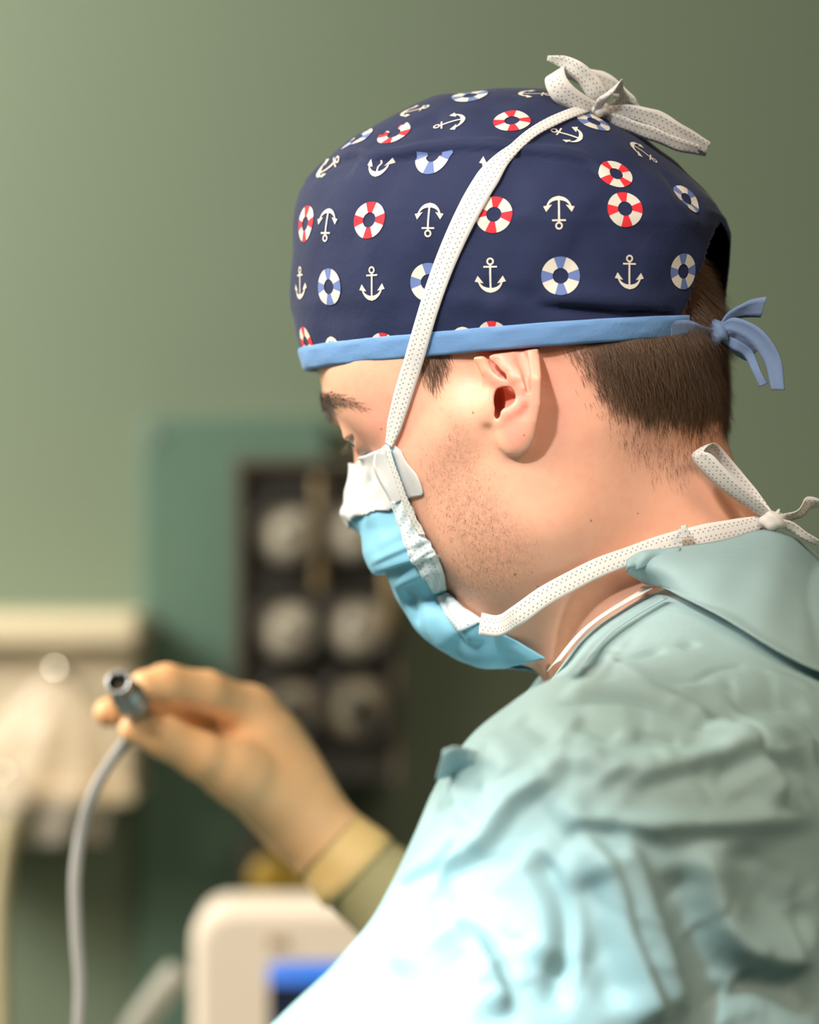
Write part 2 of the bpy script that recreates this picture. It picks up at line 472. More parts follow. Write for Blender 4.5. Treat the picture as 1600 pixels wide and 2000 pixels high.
cyl('stand_pole', (cxm, MY + .05, .04), (cxm, MY + .05, z0 + .01), .02, M_BEIGE, mo)
cyl('stand_base', (cxm, MY + .05, 0), (cxm, MY + .05, .045), .14, M_BEIGE, mo, r1=.12)
gt = tube('grey_hose', [P(350, 1896, 1.0), P(332, 1918, 1.0), P(300, 1960, 1.0), P(262, 2020, 1.0), P(235, 2120, 1.0), P(225, 2400, 1.0), (P(225, 2400, 1.0).x, 1.0, .01)], .011, plain('grey_hose', srgb(150, 150, 142), .5), None, n=50)
tag(gt, 'grey hose curving down from the left side of the monitor', 'hose')
# ================================================================== the person: head and neck
person = empty('person', (0.42, 0.02, 0.0))
tag(person, 'surgeon in teal gown, nautical print cap and blue mask, looking down in profile', 'person')

YAW, PITCH = math.radians(20), math.radians(24)
cy_, sy_, cp_, sp_ = math.cos(YAW), math.sin(YAW), math.cos(PITCH), math.sin(PITCH)
FW0 = Vector((-cy_, sy_, 0)); LV = Vector((-sy_, -cy_, 0)); U0 = Vector((0, 0, 1))
FV = FW0 * cp_ - U0 * sp_
UV_ = FW0 * sp_ + U0 * cp_
HO = P(975, 785, -0.066) - LV * 0.070
def W(f, l, u): return HO + FV * f + LV * l + UV_ * u          # head frame -> world
def toH(p):
    d = [p[i] - HO[i] for i in range(3)]
    return [d[0] * A[0] + d[1] * A[1] + d[2] * A[2] for A in (FV, LV, UV_)]
def on_plane_l(px, py, l):
    """point of the pixel's sight line that lies l to the person's left of his mid plane"""
    d = ray_dir(px, py); o = CAM - HO
    t = (l - o.dot(LV)) / d.dot(LV)
    return CAM + d * t

EYE = (0.0720, 0.0325, 0.0212)
EYE_R = 0.0122
EK = (1 - 0.075 / DIST) / PXM
def ear_ab(px, py): return ((px - 990) * EK, -(py - 780) * EK)
EAR_OUT = [(940, 700), (936, 665), (950, 632), (985, 615), (1022, 630), (1042, 660), (1051, 700), (1054, 745), (1054, 790),
           (1049, 825), (1040, 850), (1028, 870), (1012, 883), (996, 882), (982, 868), (974, 848), (966, 822), (956, 800), (946, 765)]
def poly_sd(x, y, pts):
    d = None; inside = np.zeros(x.shape, bool); n = len(pts)
    for i in range(n):
        x0, y0 = pts[i]; x1, y1 = pts[(i + 1) % n]
        ex, ey = x1 - x0, y1 - y0
        t = np.clip(((x - x0) * ex + (y - y0) * ey) / (ex * ex + ey * ey), 0, 1)
        e = (x - x0 - ex * t) ** 2 + (y - y0 - ey * t) ** 2
        d = e if d is None else np.minimum(d, e)
        c = ((y0 <= y) & (y1 > y)) | ((y1 <= y) & (y0 > y))
        xi = x0 + (y - y0) / (ey if abs(ey) > 1e-12 else 1e-12) * ex
        inside ^= c & (x < xi)
    d = np.sqrt(d)
    return np.where(inside, -d, d)
def ear_plane(a, b):
    """depth of the auricle's mid sheet: it stands off the head towards the back, less where the cap presses it"""
    fl = 0.12 + 0.88 * np.clip((0.0225 - b) / 0.015, 0, 1)
    fl = 0.12 + 0.88 * ((fl - 0.12) / 0.88) ** 2 * (3 - 2 * (fl - 0.12) / 0.88)
    low = np.clip((-0.010 - b) / 0.014, 0, 1)
    return -0.0695 - (0.52 - 0.12 * low) * fl * np.maximum(a + 0.0105, -0.004)
def ear_fields(p):
    a = p[0] - (990 - 800) * EK; b = p[2] - (CAM.z - (780 - 1000) * EK)
    c = -(p[1] - ear_plane(a, b))
    q = [a, b, c]
    pt = lambda L, cc: [ear_ab(*v) + (cc[i] if hasattr(cc, '__len__') else cc,) for i, v in enumerate(L)]
    out = poly_sd(a, b, [ear_ab(*v) for v in EAR_OUT])
    plate = np.sqrt(np.maximum(out + 0.0035, 0) ** 2 + np.maximum(np.abs(c + 0.0008) - 0.0002, 0) ** 2) - 0.0024
    helix = s_chain(q, pt([(934, 672), (950, 640), (985, 627), (1018, 640), (1034, 668), (1041, 700), (1043, 740), (1043, 790), (1038, 822), (1029, 846)],
                          [.001, .0015, .0026, .0026, .0026, .0026, .0024, .0020, .0010, 0.0]),
                    [.0024, .003, .0031, .0031, .0031, .0031, .0030, .0028, .0026, .0026])
    anti = s_chain(q, pt([(975, 690), (992, 712), (1008, 735), (1020, 760), (1020, 784), (1008, 798), (990, 808), (977, 823)],
                         [-.0006, .0002, .001, .0015, .0014, .0012, .001, .0006]),
                   [.0045, .0042, .0036, .0028, .0026, .0028, .0030, .0026], k=0.002)
    crus = s_chain(q, pt([(930, 676), (938, 700), (950, 722), (966, 739), (984, 751), (1002, 755)],
                         [.0012, .0012, .001, .0004, -.0008, -.003]), [.0026, .0026, .0026, .0026, .0026, .0022])
    trag = s_ell(q, ear_ab(955, 794) + (.0000,), (.0038, .0068, .0032))
    lobe = s_ell(q, ear_ab(1008, 846) + (-.0002,), (.0082, .0095, .0036))
    d = smin(plate, helix, .0022); d = smin(d, anti, .0022); d = smin(d, crus, .0022)
    d = smin(d, trag, .003); d = smin(d, lobe, .003)
    d = smax(d, b - (.0205 + .12 * a), .001)          # the cap's edge presses the top of the ear flat
    concha = s_ell(q, ear_ab(987, 780) + (-.002,), (.0062, .0072, .0052))
    canal = s_ell(q, ear_ab(975, 784) + (-.006,), (.0030, .0072, .0110))
    canal = np.minimum(canal, s_ell(q, ear_ab(973, 806) + (-.0016,), (.0022, .0046, .0045)))
    cymba = s_chain(q, pt([(946, 686), (955, 708), (971, 722), (986, 731), (999, 742)], [-.0012, -.0014, -.0014, -.0012, -.0006]),
                    [.0026, .0030, .0036, .0034, .0024])
    scapha = s_chain(q, pt([(1012, 670), (1021, 700), (1028, 732), (1031, 762)],
                           [.0030, .0029, .0030, .0031]), [.0026, .0024, .0018, .0012])
    carve = np.minimum(concha, np.minimum(canal, cymba))
    return d, carve, scapha
def head_sdf(p, ears=True):
    f, l, u = toH(p); a = np.abs(l); h = [f, a, u]; hs = [f, l, u]
    d = s_ell(hs, (-.001, 0, .048), (.0890, .0740, .084))
    d = smin(d, s_ell(hs, (.028, 0, .050), (.0615, .062, .060)), .02)
    d = smin(d, s_ell(hs, (-.040, 0, .006), (.046, .060, .050)), .02)
    d = smin(d, s_ell(hs, (.031, 0, -.028), (.054, .053, .066)), .02)
    d = smin(d, s_chain(h, [(-.002, .058, -.008), (.006, .050, -.054), (.060, .016, -.086)], [.012, .013, .013], k=.01), .022)
    d = smin(d, s_ell(h, (.022, .042, -.028), (.040, .027, .050)), .02)
    d = smin(d, s_ell(hs, (.068, 0, -.084), (.016, .022, .015)), .015)
    d = smin(d, s_chain(h, [(.060, .038, -.013), (.046, .052, -.006), (.018, .062, .000)], [.0115, .0105, .010]), .016)
    d = smin(d, s_ell(h, (.035, .0425, .034), (.040, .0255, .036)), .02)
    d = smin(d, s_chain(h, [(.0865, .006, .036), (.0850, .022, .0390), (.0700, .041, .0350), (.0560, .0515, .020)], [.0068, .0072, .0072, .0070]), .010)
    # eye: socket, lid ball, lid slit
    E = EYE
    sock = s_ell(h, (E[0] + .0215, .032, .0165), (.0165, .0185, .0125))
    d = smax(d, -sock, .008)
    d = smin(d, s_ell(h, E, (EYE_R + .0018,) * 3), .0055)
    bag = s_chain(h, [(E[0] + .001, .022, .001), (E[0] - .003, .036, .001), (E[0] - .013, .045, .006)], .0062)
    d = smin(d, bag, .006)
    ef, eu = f - E[0], u - E[2]
    # the slit: looking down, lids parted only a little
    ang = np.arctan2(eu, np.maximum(ef, 1e-4))
    ec = np.clip(1 - ((a - E[1]) / .0138) ** 2, 0, 1) ** .7
    slit = np.abs(ang + math.radians(20)) - math.radians(18) * np.sqrt(ec)
    slit = np.maximum(slit * .012, np.maximum(.0025 - ef, np.sqrt(ef ** 2 + (a - E[1]) ** 2 + eu ** 2) - .0165))
    d = smax(d, -slit, .0010)
    cr = s_chain(h, [(E[0] + .0165, .018, .0215), (E[0] + .0145, .032, .0265), (E[0] + .005, .0445, .0225)], .0008)
    d = smax(d, -cr, .002)
    # nose
    d = smin(d, s_chain(hs, [(.083, 0, .030), (.0915, 0, .010), (.1015, 0, -.008)], [.0070, .0076, .0092]), .009)
    d = smin(d, s_ell(h, (.091, .012, -.014), (.011, .008, .008)), .007)
    d = smin(d, s_ell(hs, (.078, 0, -.050), (.012, .026, .012)), .012)
    # neck (world frame)
    nk = s_cap(p, P(1172, 880), P(1303, 1225, .004), .0500, .0555)
    nk = smin(nk, s_cap(p, P(1285, 860, -.004), P(1365, 1040), .016, .018), .03)
    nk = smin(nk, s_cap(p, P(1130, 850, -.046), P(1190, 1260, -.028), .012, .012), .03)     # sternomastoid
    nk = smin(nk, s_cap(p, P(1345, 1320, .004), P(1480, 1620, .02), .052, .100), .04)
    d = smin(d, nk, .022)
    if ears:
        # near ear, and the far one mirrored through the head's mid plane
        m = (a > .052) & (f > -.040) & (f < .026) & (u > -.042) & (u < .056)
        if m.any():
            fm, am, um = f[m], a[m], u[m]
            pm = [HO[i] + FV[i] * fm + LV[i] * am + UV_[i] * um for i in range(3)]
            e, carve, sca = ear_fields(pm)
            e = smax(e, -sca, .0016)
            dd = smin(d[m], e, .0065)
            dd = smax(dd, -carve, .0014)
            d[m] = dd
    return d

def build_head():
    ex0, ex1 = P(925, 785, -.075)[0], P(1065, 785, -.085)[0]
    ez0, ez1 = P(0, 895, -.075)[2], P(0, 640, -.075)[2]
    xs = axis((-.060, -.046, .002), (-.046, -.012, .0007), (-.012, ex0, .0012), (ex0, ex1, .00055), (ex1, .245, .0017))
    ys = axis((-.140, -.096, .004), (-.096, -.056, .0006), (-.056, -.004, .0011), (-.004, .095, .0020), (.095, .145, .004))
    zs = axis((1.285, 1.452, .0018), (1.452, ez0, .0009), (ez0, ez1, .0006), (ez1, 1.66, .0022))
    V = np.empty((len(xs), len(ys), len(zs)), dtype=np.float32)
    step = 24
    for i in range(0, len(xs), step):
        V[i:i + step] = head_sdf(grid_pts(xs[i:i + step], ys, zs))
    return surface_nets(V, xs, ys, zs)
# ------------------------------------------------------------------ generic cloth pieces
def ribbon(name, pts, widths, wdirs, mat, parent, n=60, thick=0.0004, cross=4, cup=0.0, flutter=0.0, solid=True):
    """strip along pts; wdirs = direction across the strip at each point"""
    C = catmull(pts, n)
    Wd = catmull(wdirs, n); Wd /= np.linalg.norm(Wd, axis=1)[:, None]
    w = np.interp(np.linspace(0, 1, n), np.linspace(0, 1, len(widths)), widths)
    T = np.gradient(C, axis=0); T /= np.linalg.norm(T, axis=1)[:, None] + 1e-12
    N = np.cross(T, Wd); N /= np.linalg.norm(N, axis=1)[:, None] + 1e-12
    L = np.concatenate([[0], np.cumsum(np.linalg.norm(np.diff(C, axis=0), axis=1))])
    vs, uv = [], []
    ph = rng.uniform(0, 6)
    for i in range(n):
        for j in range(cross + 1):
            s = j / cross - 0.5
            b = cup * (s * s * 4 - 0.4) + flutter * math.sin(L[i] * 420 + ph + s * 2.0) * (0.4 + abs(s))
            vs.append(C[i] + Wd[i] * s * w[i] + N[i] * b); uv.append((L[i], s * w[i]))
    fs = [(i * (cross + 1) + j, i * (cross + 1) + j + 1, (i + 1) * (cross + 1) + j + 1, (i + 1) * (cross + 1) + j)
          for i in range(n - 1) for j in range(cross)]
    o = part(name, vs, fs, mat, parent)
    ul = o.data.uv_layers.new(name='UVMap')
    li = np.empty(len(o.data.loops), dtype=np.int32); o.data.loops.foreach_get('vertex_index', li)
    ul.data.foreach_set('uv', np.array(uv, dtype=np.float32)[li].ravel())
    if solid: add_mod_solid(o, thick, 0)
    return o
def surf_ribbon(name, px, widths, mat, parent, trees, off=0.0012, n=80, smoothing=2, **kw):
    """strip laid on the surfaces seen at the pixels px"""
    q = catmull([(a, b, 0) for a, b in px], n // 2)
    pts, nr = [], []
    last = None
    for a, b, _ in q:
        h = hit(a, b, *trees)
        if h is None: h = last or (P(a, b, -0.07), Vector((0, -1, 0)), 0)
        last = h
        pts.append(np.array(h[0] + h[1] * off)); nr.append(np.array(h[1]))
    pts = np.array(pts); nr = np.array(nr)
    for _ in range(smoothing):
        nr[1:-1] = (nr[:-2] + 2 * nr[1:-1] + nr[2:]) / 4
        pts[1:-1] = (pts[:-2] + 2 * pts[1:-1] + pts[2:]) / 4
    T = np.gradient(pts, axis=0)
    Wd = np.cross(T, nr)
    return ribbon(name, pts, widths, Wd, mat, parent, n=n, **kw)
def fold_field(verts, normals, folds, trees):
    """push verts along normals by traced folds: (pixels, amplitude m, half width m, one-sidedness)"""
    d = np.zeros(len(verts))
    for fd in folds:
        px, amp, wd = fd[0], fd[1], fd[2]
        q = catmull([(a, b, 0) for a, b in px], max(8, 5 * len(px)))
        P3 = []
        for a, b, _ in q:
            h = hit(a, b, *trees)
            if h: P3.append(np.array(h[0]))
        if len(P3) < 3: continue
        P3 = np.array(P3)
        lo, hi = P3.min(0) - 3.2 * wd, P3.max(0) + 3.2 * wd
        m = np.nonzero(((verts > lo) & (verts < hi)).all(1))[0]
        if not len(m): continue
        V = verts[m]
        best = np.full(len(m), 1e9); tt = np.zeros(len(m)); side = np.zeros(len(m))
        ns = len(P3) - 1
        for i in range(ns):
            e = P3[i + 1] - P3[i]; L2 = e @ e + 1e-12
            h = np.clip((V - P3[i]) @ e / L2, 0, 1)
            r = V - (P3[i] + h[:, None] * e)
            ds = np.linalg.norm(r, axis=1)
            u = ds < best
            best[u] = ds[u]; tt[u] = (i + h[u]) / ns
            side[u] = np.sign((np.cross(e, r[u]) * normals[m][u]).sum(1))
        prof = np.exp(-(best / wd) ** 2)
        if len(fd) > 3:                       # steep on one side, long on the other
            prof = np.where(side * fd[3] > 0, np.exp(-(best / (wd * 0.48)) ** 2), np.exp(-(best / (wd * 1.3)) ** 2))
        end = np.clip(np.minimum(tt, 1 - tt) / 0.18, 0, 1); end = end * end * (3 - 2 * end)
        d[m] += amp * prof * end
    return d
def vert_normals(verts, faces):
    a = verts[faces[:, 0]]; b = verts[faces[:, 1]]; c = verts[faces[:, 2]]; e = verts[faces[:, 3]]
    fn = np.cross(c - a, e - b)
    N = np.zeros_like(verts)
    for k in range(4): np.add.at(N, faces[:, k], fn)
    return N / (np.linalg.norm(N, axis=1)[:, None] + 1e-12)
# ================================================================== cap
CAP_OUT = np.array([(730, 612, 1385), (712, 606, 1388), (690, 600, 1394), (650, 588, 1406), (600, 579, 1420), (520, 580, 1430), (460, 583, 1432), (430, 585, 1424),
                    (400, 588, 1404), (372, 593, 1378), (345, 606, 1350), (320, 628, 1325), (290, 664, 1290), (262, 703, 1252), (235, 748, 1212),
                    (205, 806, 1158), (190, 850, 1118), (178, 908, 1070), (172, 955, 1035), (170, 998, 1004)], float)[::-1]
def cap_point(py, phi, grow=0.0):
    xf = np.interp(py, CAP_OUT[:, 0], CAP_OUT[:, 1]); xb = np.interp(py, CAP_OUT[:, 0], CAP_OUT[:, 2])
    sz = (xb - xf) / 850
    xfw = (xf - 800) / PXM * (1 + .030 * sz / DIST); xbw = (xb - 800) / PXM * (1 - .030 * sz / DIST)
    ex = (xbw - xfw) / 2 + grow; xc = (xbw + xfw) / 2
    q = 0.80 + 0.05 * np.clip((300 - py) / 120, 0, 1)
    A = ex / np.sqrt(cy_ ** 2 + (q * sy_) ** 2); B = A * q
    k = (HO.x - xc) / cy_
    n = 2.3
    c = np.sign(np.cos(phi)) * np.abs(np.cos(phi)) ** (2 / n); s = np.sign(np.sin(phi)) * np.abs(np.sin(phi)) ** (2 / n)
    nrm = (np.abs(np.cos(phi)) ** n + np.abs(np.sin(phi)) ** n) ** (-1 / n)
    c, s = np.cos(phi) * nrm, np.sin(phi) * nrm
    z = CAM.z + (1000 - py) / PXM
    x = HO.x + FW0.x * (k + A * c) + LV.x * B * s
    y = HO.y + FW0.y * (k + A * c) + LV.y * B * s
    return np.stack([x, y, z + 0 * x], -1)
def cap_low(phi): return 688 + 26 * np.cos(phi) + 12 * np.abs(np.sin(phi))
NPHI, NT_ = 300, 130
phi = np.linspace(0, 2 * np.pi, NPHI, endpoint=False)[:, None]
tt = np.linspace(0, 0.985, NT_)[None, :]
py = cap_low(phi) + (170 - cap_low(phi)) * np.sin(tt * np.pi / 2) ** 1.0
cap_v = cap_point(py, phi + 0 * py).reshape(-1, 3)
cap_f = grid_faces(NPHI, NT_, wrap=True)
cap_v = np.concatenate([cap_v, cap_v.reshape(NPHI, NT_, 3)[:, -1].mean(0)[None] + np.array([[0, 0, .0002]])])
cap_N = vert_normals(cap_v, cap_f)
if (cap_N[:, 1] * (cap_v[:, 1] - HO.y)).mean() < 0: cap_f = cap_f[:, ::-1].copy(); cap_N = -cap_N
tree0 = bvh_of(cap_v, cap_f)
SEAM = [(604, 352), (640, 322), (690, 306), (730, 318), (775, 312), (825, 300), (880, 294), (950, 296), (1000, 301), (1060, 306), (1110, 313), (1150, 324), (1180, 350), (1200, 366)]
cap_folds = [
    (SEAM, -.0026, .0016), ([(x + 1, y - 13) for x, y in SEAM], .0020, .0036),
    ([(1040, 597), (1120, 601), (1200, 607), (1290, 612), (1330, 622)], -.0028, .0028, 1), ([(1050, 583), (1140, 584), (1240, 592), (1320, 604)], .0020, .0050),
    ([(930, 560), (990, 572), (1060, 580)], -.0010, .004), ([(600, 330), (640, 330), (700, 322)], -.002, .006),
    ([(960, 330), (1000, 370), (1020, 420)], -.0012, .006), ([(1160, 380), (1200, 440), (1280, 470)], -.0010, .006),
    ([(1300, 330), (1330, 380), (1380, 410)], -.0014, .004), ([(1290, 370), (1330, 420), (1370, 440)], .0010, .004),
    ([(870, 600), (930, 590), (1000, 610)], .0010, .005), ([(700, 500), (760, 470), (850, 480)], .0008, .010), ([(600, 600), (680, 620), (760, 610)], -.0008, .008),
    ([(1100, 480), (1180, 500), (1260, 480)], -.0010, .012), ([(1010, 210), (1080, 250), (1150, 280)], -.0010, .006), ([(720, 280), (800, 250), (880, 225)], -.0010, .006)]
# soft random puckers of the cotton
dsp = fold_field(cap_v, cap_N, cap_folds, [tree0])
def lump(v, f, ph): return np.sin(v[:, 0] * f + ph) * np.sin(v[:, 2] * f * 0.8 + ph * 2.1 + 0.7 * np.sin(v[:, 1] * f))
dsp += .0006 * lump(cap_v, 120, .3) + .0004 * lump(cap_v, 230, 1.9)
cap_v = cap_v + cap_N * dsp[:, None]
# opening at the back
cH = toH([cap_v[:, 0], cap_v[:, 1], cap_v[:, 2]])
fc = cap_v[cap_f].mean(1)
cf, cl = (fc[:, 0] - HO.x) * FW0.x + (fc[:, 1] - HO.y) * FW0.y, (fc[:, 0] - HO.x) * LV.x + (fc[:, 1] - HO.y) * LV.y
fpy = 1000 - (fc[:, 2] - CAM.z) * PXM
half = .0285 * np.sqrt(np.clip((fpy - 447) / 120, 0, 1)) + .006 * np.clip((fpy - 560) / 90, 0, 1)
hole = (cf < 0) & (np.abs(cl) < half) & (fpy > 447)
# close the crown with a fan
top = np.arange(NPHI) * NT_ + NT_ - 1
fan = np.stack([top, np.roll(top, -1), np.full(NPHI, len(cap_v) - 1), np.full(NPHI, len(cap_v) - 1)], 1)
cap_tree = bvh_of(cap_v, cap_f[~hole])
mats = {}
def cotton(name, col, var, weave=2600, rough=.85):
    t = NT(name); t.set(Roughness=rough)
    t.b.inputs['Sheen Weight'].default_value = .05; t.b.inputs['Sheen Roughness'].default_value = .4
    pz = t.obj()
    n = t.noise(pz, 90, 5, .6); n2 = t.noise(pz, 1400, 2, .6)
    c0 = tuple(x * (1 - var) for x in col[:3]) + (1,); c1 = tuple(min(1, x * (1 + var)) for x in col[:3]) + (1,)
    base = t.mix(n, c0, c1)
    lint = t.ramp(t.noise(pz, 900, 2, .5), [(0.0, 0.0), (.70, 0.0), (.76, .35)])
    base = t.mix(lint, base, tuple(min(1, x * 2.2 + .02) for x in col[:3]) + (1,))
    t.base(t.mix(.25, base, t.mix(n2, c0, c1)))
    h = t.math('ADD', t.math('MULTIPLY', n2, .25), t.noise(pz, 260, 3, .6))
    t.bump(h, .35, .0008)
    return t.m
M_NAVY = cotton('navy_cotton', srgb(18, 30, 68), .2)
M_BAND = cotton('blue_bias_tape', srgb(104, 146, 196), .06)
M_CREAM = plain('print_cream', srgb(210, 203, 192), .85, var=.05, scale=500)
M_RED = plain('print_red', srgb(214, 38, 52), .85, var=.08, scale=500)
M_SLATE = plain('print_slate_blue', srgb(96, 116, 170), .85, var=.06, scale=500)
cap_faces = np.concatenate([cap_f[~hole], fan[:, [0, 1, 2, 3]]])
me = bpy.data.meshes.new('surgical_cap')
me.from_pydata([tuple(v) for v in cap_v], [], [tuple(f) if f[2] != f[3] else tuple(f[:3]) for f in cap_faces.tolist()]); me.update()
cap = link_mesh('surgical_cap', me, M_NAVY); to_parent(cap, person)
add_mod_solid(cap, .0007, -1)
tag(cap, 'navy cotton scrub cap printed with anchors and lifebuoys')

def cloth_frame(px, py):
    h = hit(px, py, cap_tree)
    if h is None: return None
    n = h[1]
    u = (U0 - n * n.dot(U0)).normalized()
    return h[0], n, u.cross(n), u
def lay(fr, x, y, off=.00035):
    c, n, er, eu = fr
    p = c + er * x + eu * y
    r = cap_tree.ray_cast(p + n * .02, -n)
    if r[0] is None or (r[0] - p).length > .012:
        r = cap_tree.find_nearest(p)
    nn = r[1] if r[1].dot(n) > 0 else -r[1]
    return r[0] + nn * off
def ring2d(r0, r1, a0, a1, n):
    vs, fs = [], []
    for i in range(n + 1):
        a = a0 + (a1 - a0) * i / n
        for r in (r0, (r0 + r1) / 2, r1): vs.append((r * math.cos(a), r * math.sin(a)))
    for i in range(n):
        for j in range(2): fs.append((3 * i + j, 3 * i + j + 1, 3 * i + j + 4, 3 * i + j + 3))
    return vs, fs
def band2d(pts, wid):
    vs, fs = [], []
    pts = np.array(pts, float); T = np.gradient(pts, axis=0); T /= np.linalg.norm(T, axis=1)[:, None]
    for i, (p, t) in enumerate(zip(pts, T)):
        nn = np.array([-t[1], t[0]])
        for s in (-.5, .5): vs.append(tuple(p + nn * s * wid[i]))
    for i in range(len(pts) - 1): fs.append((2 * i, 2 * i + 1, 2 * i + 3, 2 * i + 2))
    return vs, fs
def anchor2d():
    vs, fs = [], []
    def add(v, f):
        k = len(vs); vs.extend(v); fs.extend([tuple(i + k for i in q) for q in f])
    v, f = ring2d(.060, .112, 0, 2 * math.pi, 16); add([(x, y + .39) for x, y in v], f)
    add(*band2d([(0, .30 - .74 * i / 8) for i in range(9)], [.058] * 9))
    add(*band2d([(-.2 + .4 * i / 4, .235) for i in range(5)], [.052] * 5))
    arc = [(.355 * math.sin(a), -.10 - .345 * math.cos(a) + .0) for a in np.linspace(-1.30, 1.30, 15)]
    add(*band2d(arc, [.05 + .085 * math.cos(a * 1.2) ** 2 for a in np.linspace(-1.30, 1.30, 15)]))
    for s in (-1, 1): add([(s * .46, -.19), (s * .20, -.24), (s * .37, -.02)], [(0, 1, 2)])
    add([(-.09, -.44), (.09, -.44), (0, -.53)], [(0, 2, 1)])
    return vs, fs
ANCH = anchor2d()
def place_print(name, shapes, px, py, size, rot, clip=None):
    """shapes: list of (verts, faces, material index); clip = (angle deg of outward normal, distance) in print units"""
    fr = cloth_frame(px, py)
    if fr is None: return
    cr, sr = math.cos(math.radians(rot)), math.sin(math.radians(rot))
    V, Fc, MI = [], [], []
    for vs, fs, mi in shapes:
        k = len(V)
        loc = []
        for x, y in vs:
            X, Y = (x * cr - y * sr), (x * sr + y * cr)
            loc.append((X, Y))
            V.append(lay(fr, X * size, Y * size))
        for f in fs:
            if clip:
                a = math.radians(clip[0]); cx = sum(loc[i][0] for i in f) / len(f); cyy = sum(loc[i][1] for i in f) / len(f)
                if cx * math.cos(a) + cyy * math.sin(a) > clip[1]: continue
            Fc.append(tuple(i + k for i in f)); MI.append(mi)
    if not Fc: return
    o = part(name, V, Fc, M_CREAM, None)
    o.data.materials.append(M_RED if 'red' in name else M_SLATE)
    o.data.polygons.foreach_set('material_index', np.array(MI, dtype=np.int32))
    o.parent = cap
    return o
def buoy_shapes():
    out = []
    for k in range(4):
        c = k * math.pi / 2 + math.pi / 2; hw = math.radians(19)
        v, f = ring2d(.41, 1, c - hw, c + hw, 4); out.append((v, f, 1))
        v, f = ring2d(.41, 1, c + hw, c + math.pi / 2 - hw, 7); out.append((v, f, 0))
    return out
BUOY = buoy_shapes()
for (x, y, col, r, rot, clip) in [
        (722, 430, 'red', .0085, 0, None), (597, 437, 'red', .0083, 0, None), (965, 419, 'red', .0083, -8, None), (1221, 408, 'red', .0080, 5, None),
        (1203, 340, 'red', .0078, 32, (-75, .92)), (1000, 236, 'red', .0084, 10, None), (770, 262, 'red', .0082, 0, (120, .45)),
        (643, 560, 'blue', .0083, 0, None), (837, 551, 'blue', .0085, 0, None), (1095, 539, 'blue', .0085, 2, None), (1334, 530, 'blue', .0080, 8, None),
        (850, 300, 'blue', .0085, 0, (90, .12)), (1340, 390, 'blue', .0076, 35, None), (697, 272, 'blue', .0085, 20, (135, .5)),
        (750, 680, 'red', .0072, -10, None), (599, 668, 'red', .0072, 0, None), (963, 656, 'red', .0070, 0, None),
        (918, 188, 'blue', .0085, 30, None), (1160, 238, 'blue', .0080, 0, None), (1300, 288, 'red', .0080, 0, None)]:
    place_print('lifebuoy_print_red' if col == 'red' else 'lifebuoy_print_blue', BUOY, x, y, r, rot, clip)
for (x, y, s, rot, clip) in [
        (727, 553, .0150, 0, None), (958, 537, .0152, 0, None), (1229, 531, .0150, 0, None), (587, 552, .0148, 0, None),
        (638, 440, .0150, 176, None), (837, 430, .0150, 178, None), (1092, 415, .0150, 180, None),
        (877, 240, .0150, 112, None), (812, 216, .0150, -72, None), (1045, 184, .0150, -95, None), (1106, 263, .0150, 65, None), (1258, 299, .0150, -140, None),
        (1374, 358, .0150, 30, None), (745, 308, .0150, 0, (90, -.1)), (972, 302, .0150, 0, (90, -.1)), (645, 326, .0150, -60, None), (652, 690, .0150, 180, None), (905, 672, .0150, 180, None)]:
    place_print('anchor_print', [(ANCH[0], ANCH[1], 0)], x, y, s, rot, clip)

# light blue bias band round the lower edge: a turned tube of cloth, thicker than the cap
nb = 260
ph = np.linspace(0, 2 * np.pi, nb, endpoint=False)
prof = [(6, -.0004), (5, .0009), (0, .0014), (-12, .0014), (-26, .0014), (-35, .0012), (-38, .0004), (-37, -.0002), (-10, -.0006)]
bv = np.stack([cap_point(np.minimum(cap_low(ph) + d, 729), ph, g + .0003 * np.sin(ph * 23 + d)) for d, g in prof], 1)
# the ends stop short of the opening and turn into the ties
bx = bv.reshape(-1, 3)
bf = grid_faces(nb, len(prof), wrap=True)
ring_close = []
for i in range(nb):
    a = i * len(prof); b = ((i + 1) % nb) * len(prof); ring_close.append((a + len(prof) - 1, b + len(prof) - 1, b, a))
bf = np.concatenate([bf, np.array(ring_close)])
fc = bx[bf].mean(1)
cf = (fc[:, 0] - HO.x) * FW0.x + (fc[:, 1] - HO.y) * FW0.y; cl = (fc[:, 0] - HO.x) * LV.x + (fc[:, 1] - HO.y) * LV.y
keep = ~((cf < 0) & (np.abs(cl) < .030))
band = part('cap_band', bx, bf[keep], M_BAND, None); band.parent = cap
tag(band, 'light blue cotton binding along the cap edge')
band_tree = bvh_of(bx, bf[keep])
# ================================================================== skin, eyes, hair
def poly_mask(px, poly):
    x, y = px[:, 0], px[:, 1]
    return -poly_sd(x, y, poly)            # > 0 inside, in pixels
def px_of(v):
    k = (1.0 + v[:, 1] / DIST) / PXM
    return np.stack([800 + v[:, 0] / k, 1000 - (v[:, 2] - CAM.z) / k], 1)
def near_px(v):
    """pixel of a point, the far half of the head folded onto the near one"""
    h = toH([v[:, 0], v[:, 1], v[:, 2]])
    a = np.abs(h[1])
    q = np.stack([HO[i] + FV[i] * h[0] + LV[i] * a + UV_[i] * h[2] for i in range(3)], 1)
    return px_of(q)
HAIR_POLY = [(1080, 600), (1098, 690), (1122, 722), (1138, 752), (1155, 785), (1185, 808), (1225, 826), (1262, 842), (1310, 842), (1345, 850), (1374, 862), (1398, 838), (1450, 812), (1500, 600), (1480, 400), (1300, 380), (1080, 480)]
BURN_POLY = [(806, 690), (884, 680), (880, 716), (868, 744), (850, 766), (836, 762), (826, 742), (815, 720)]
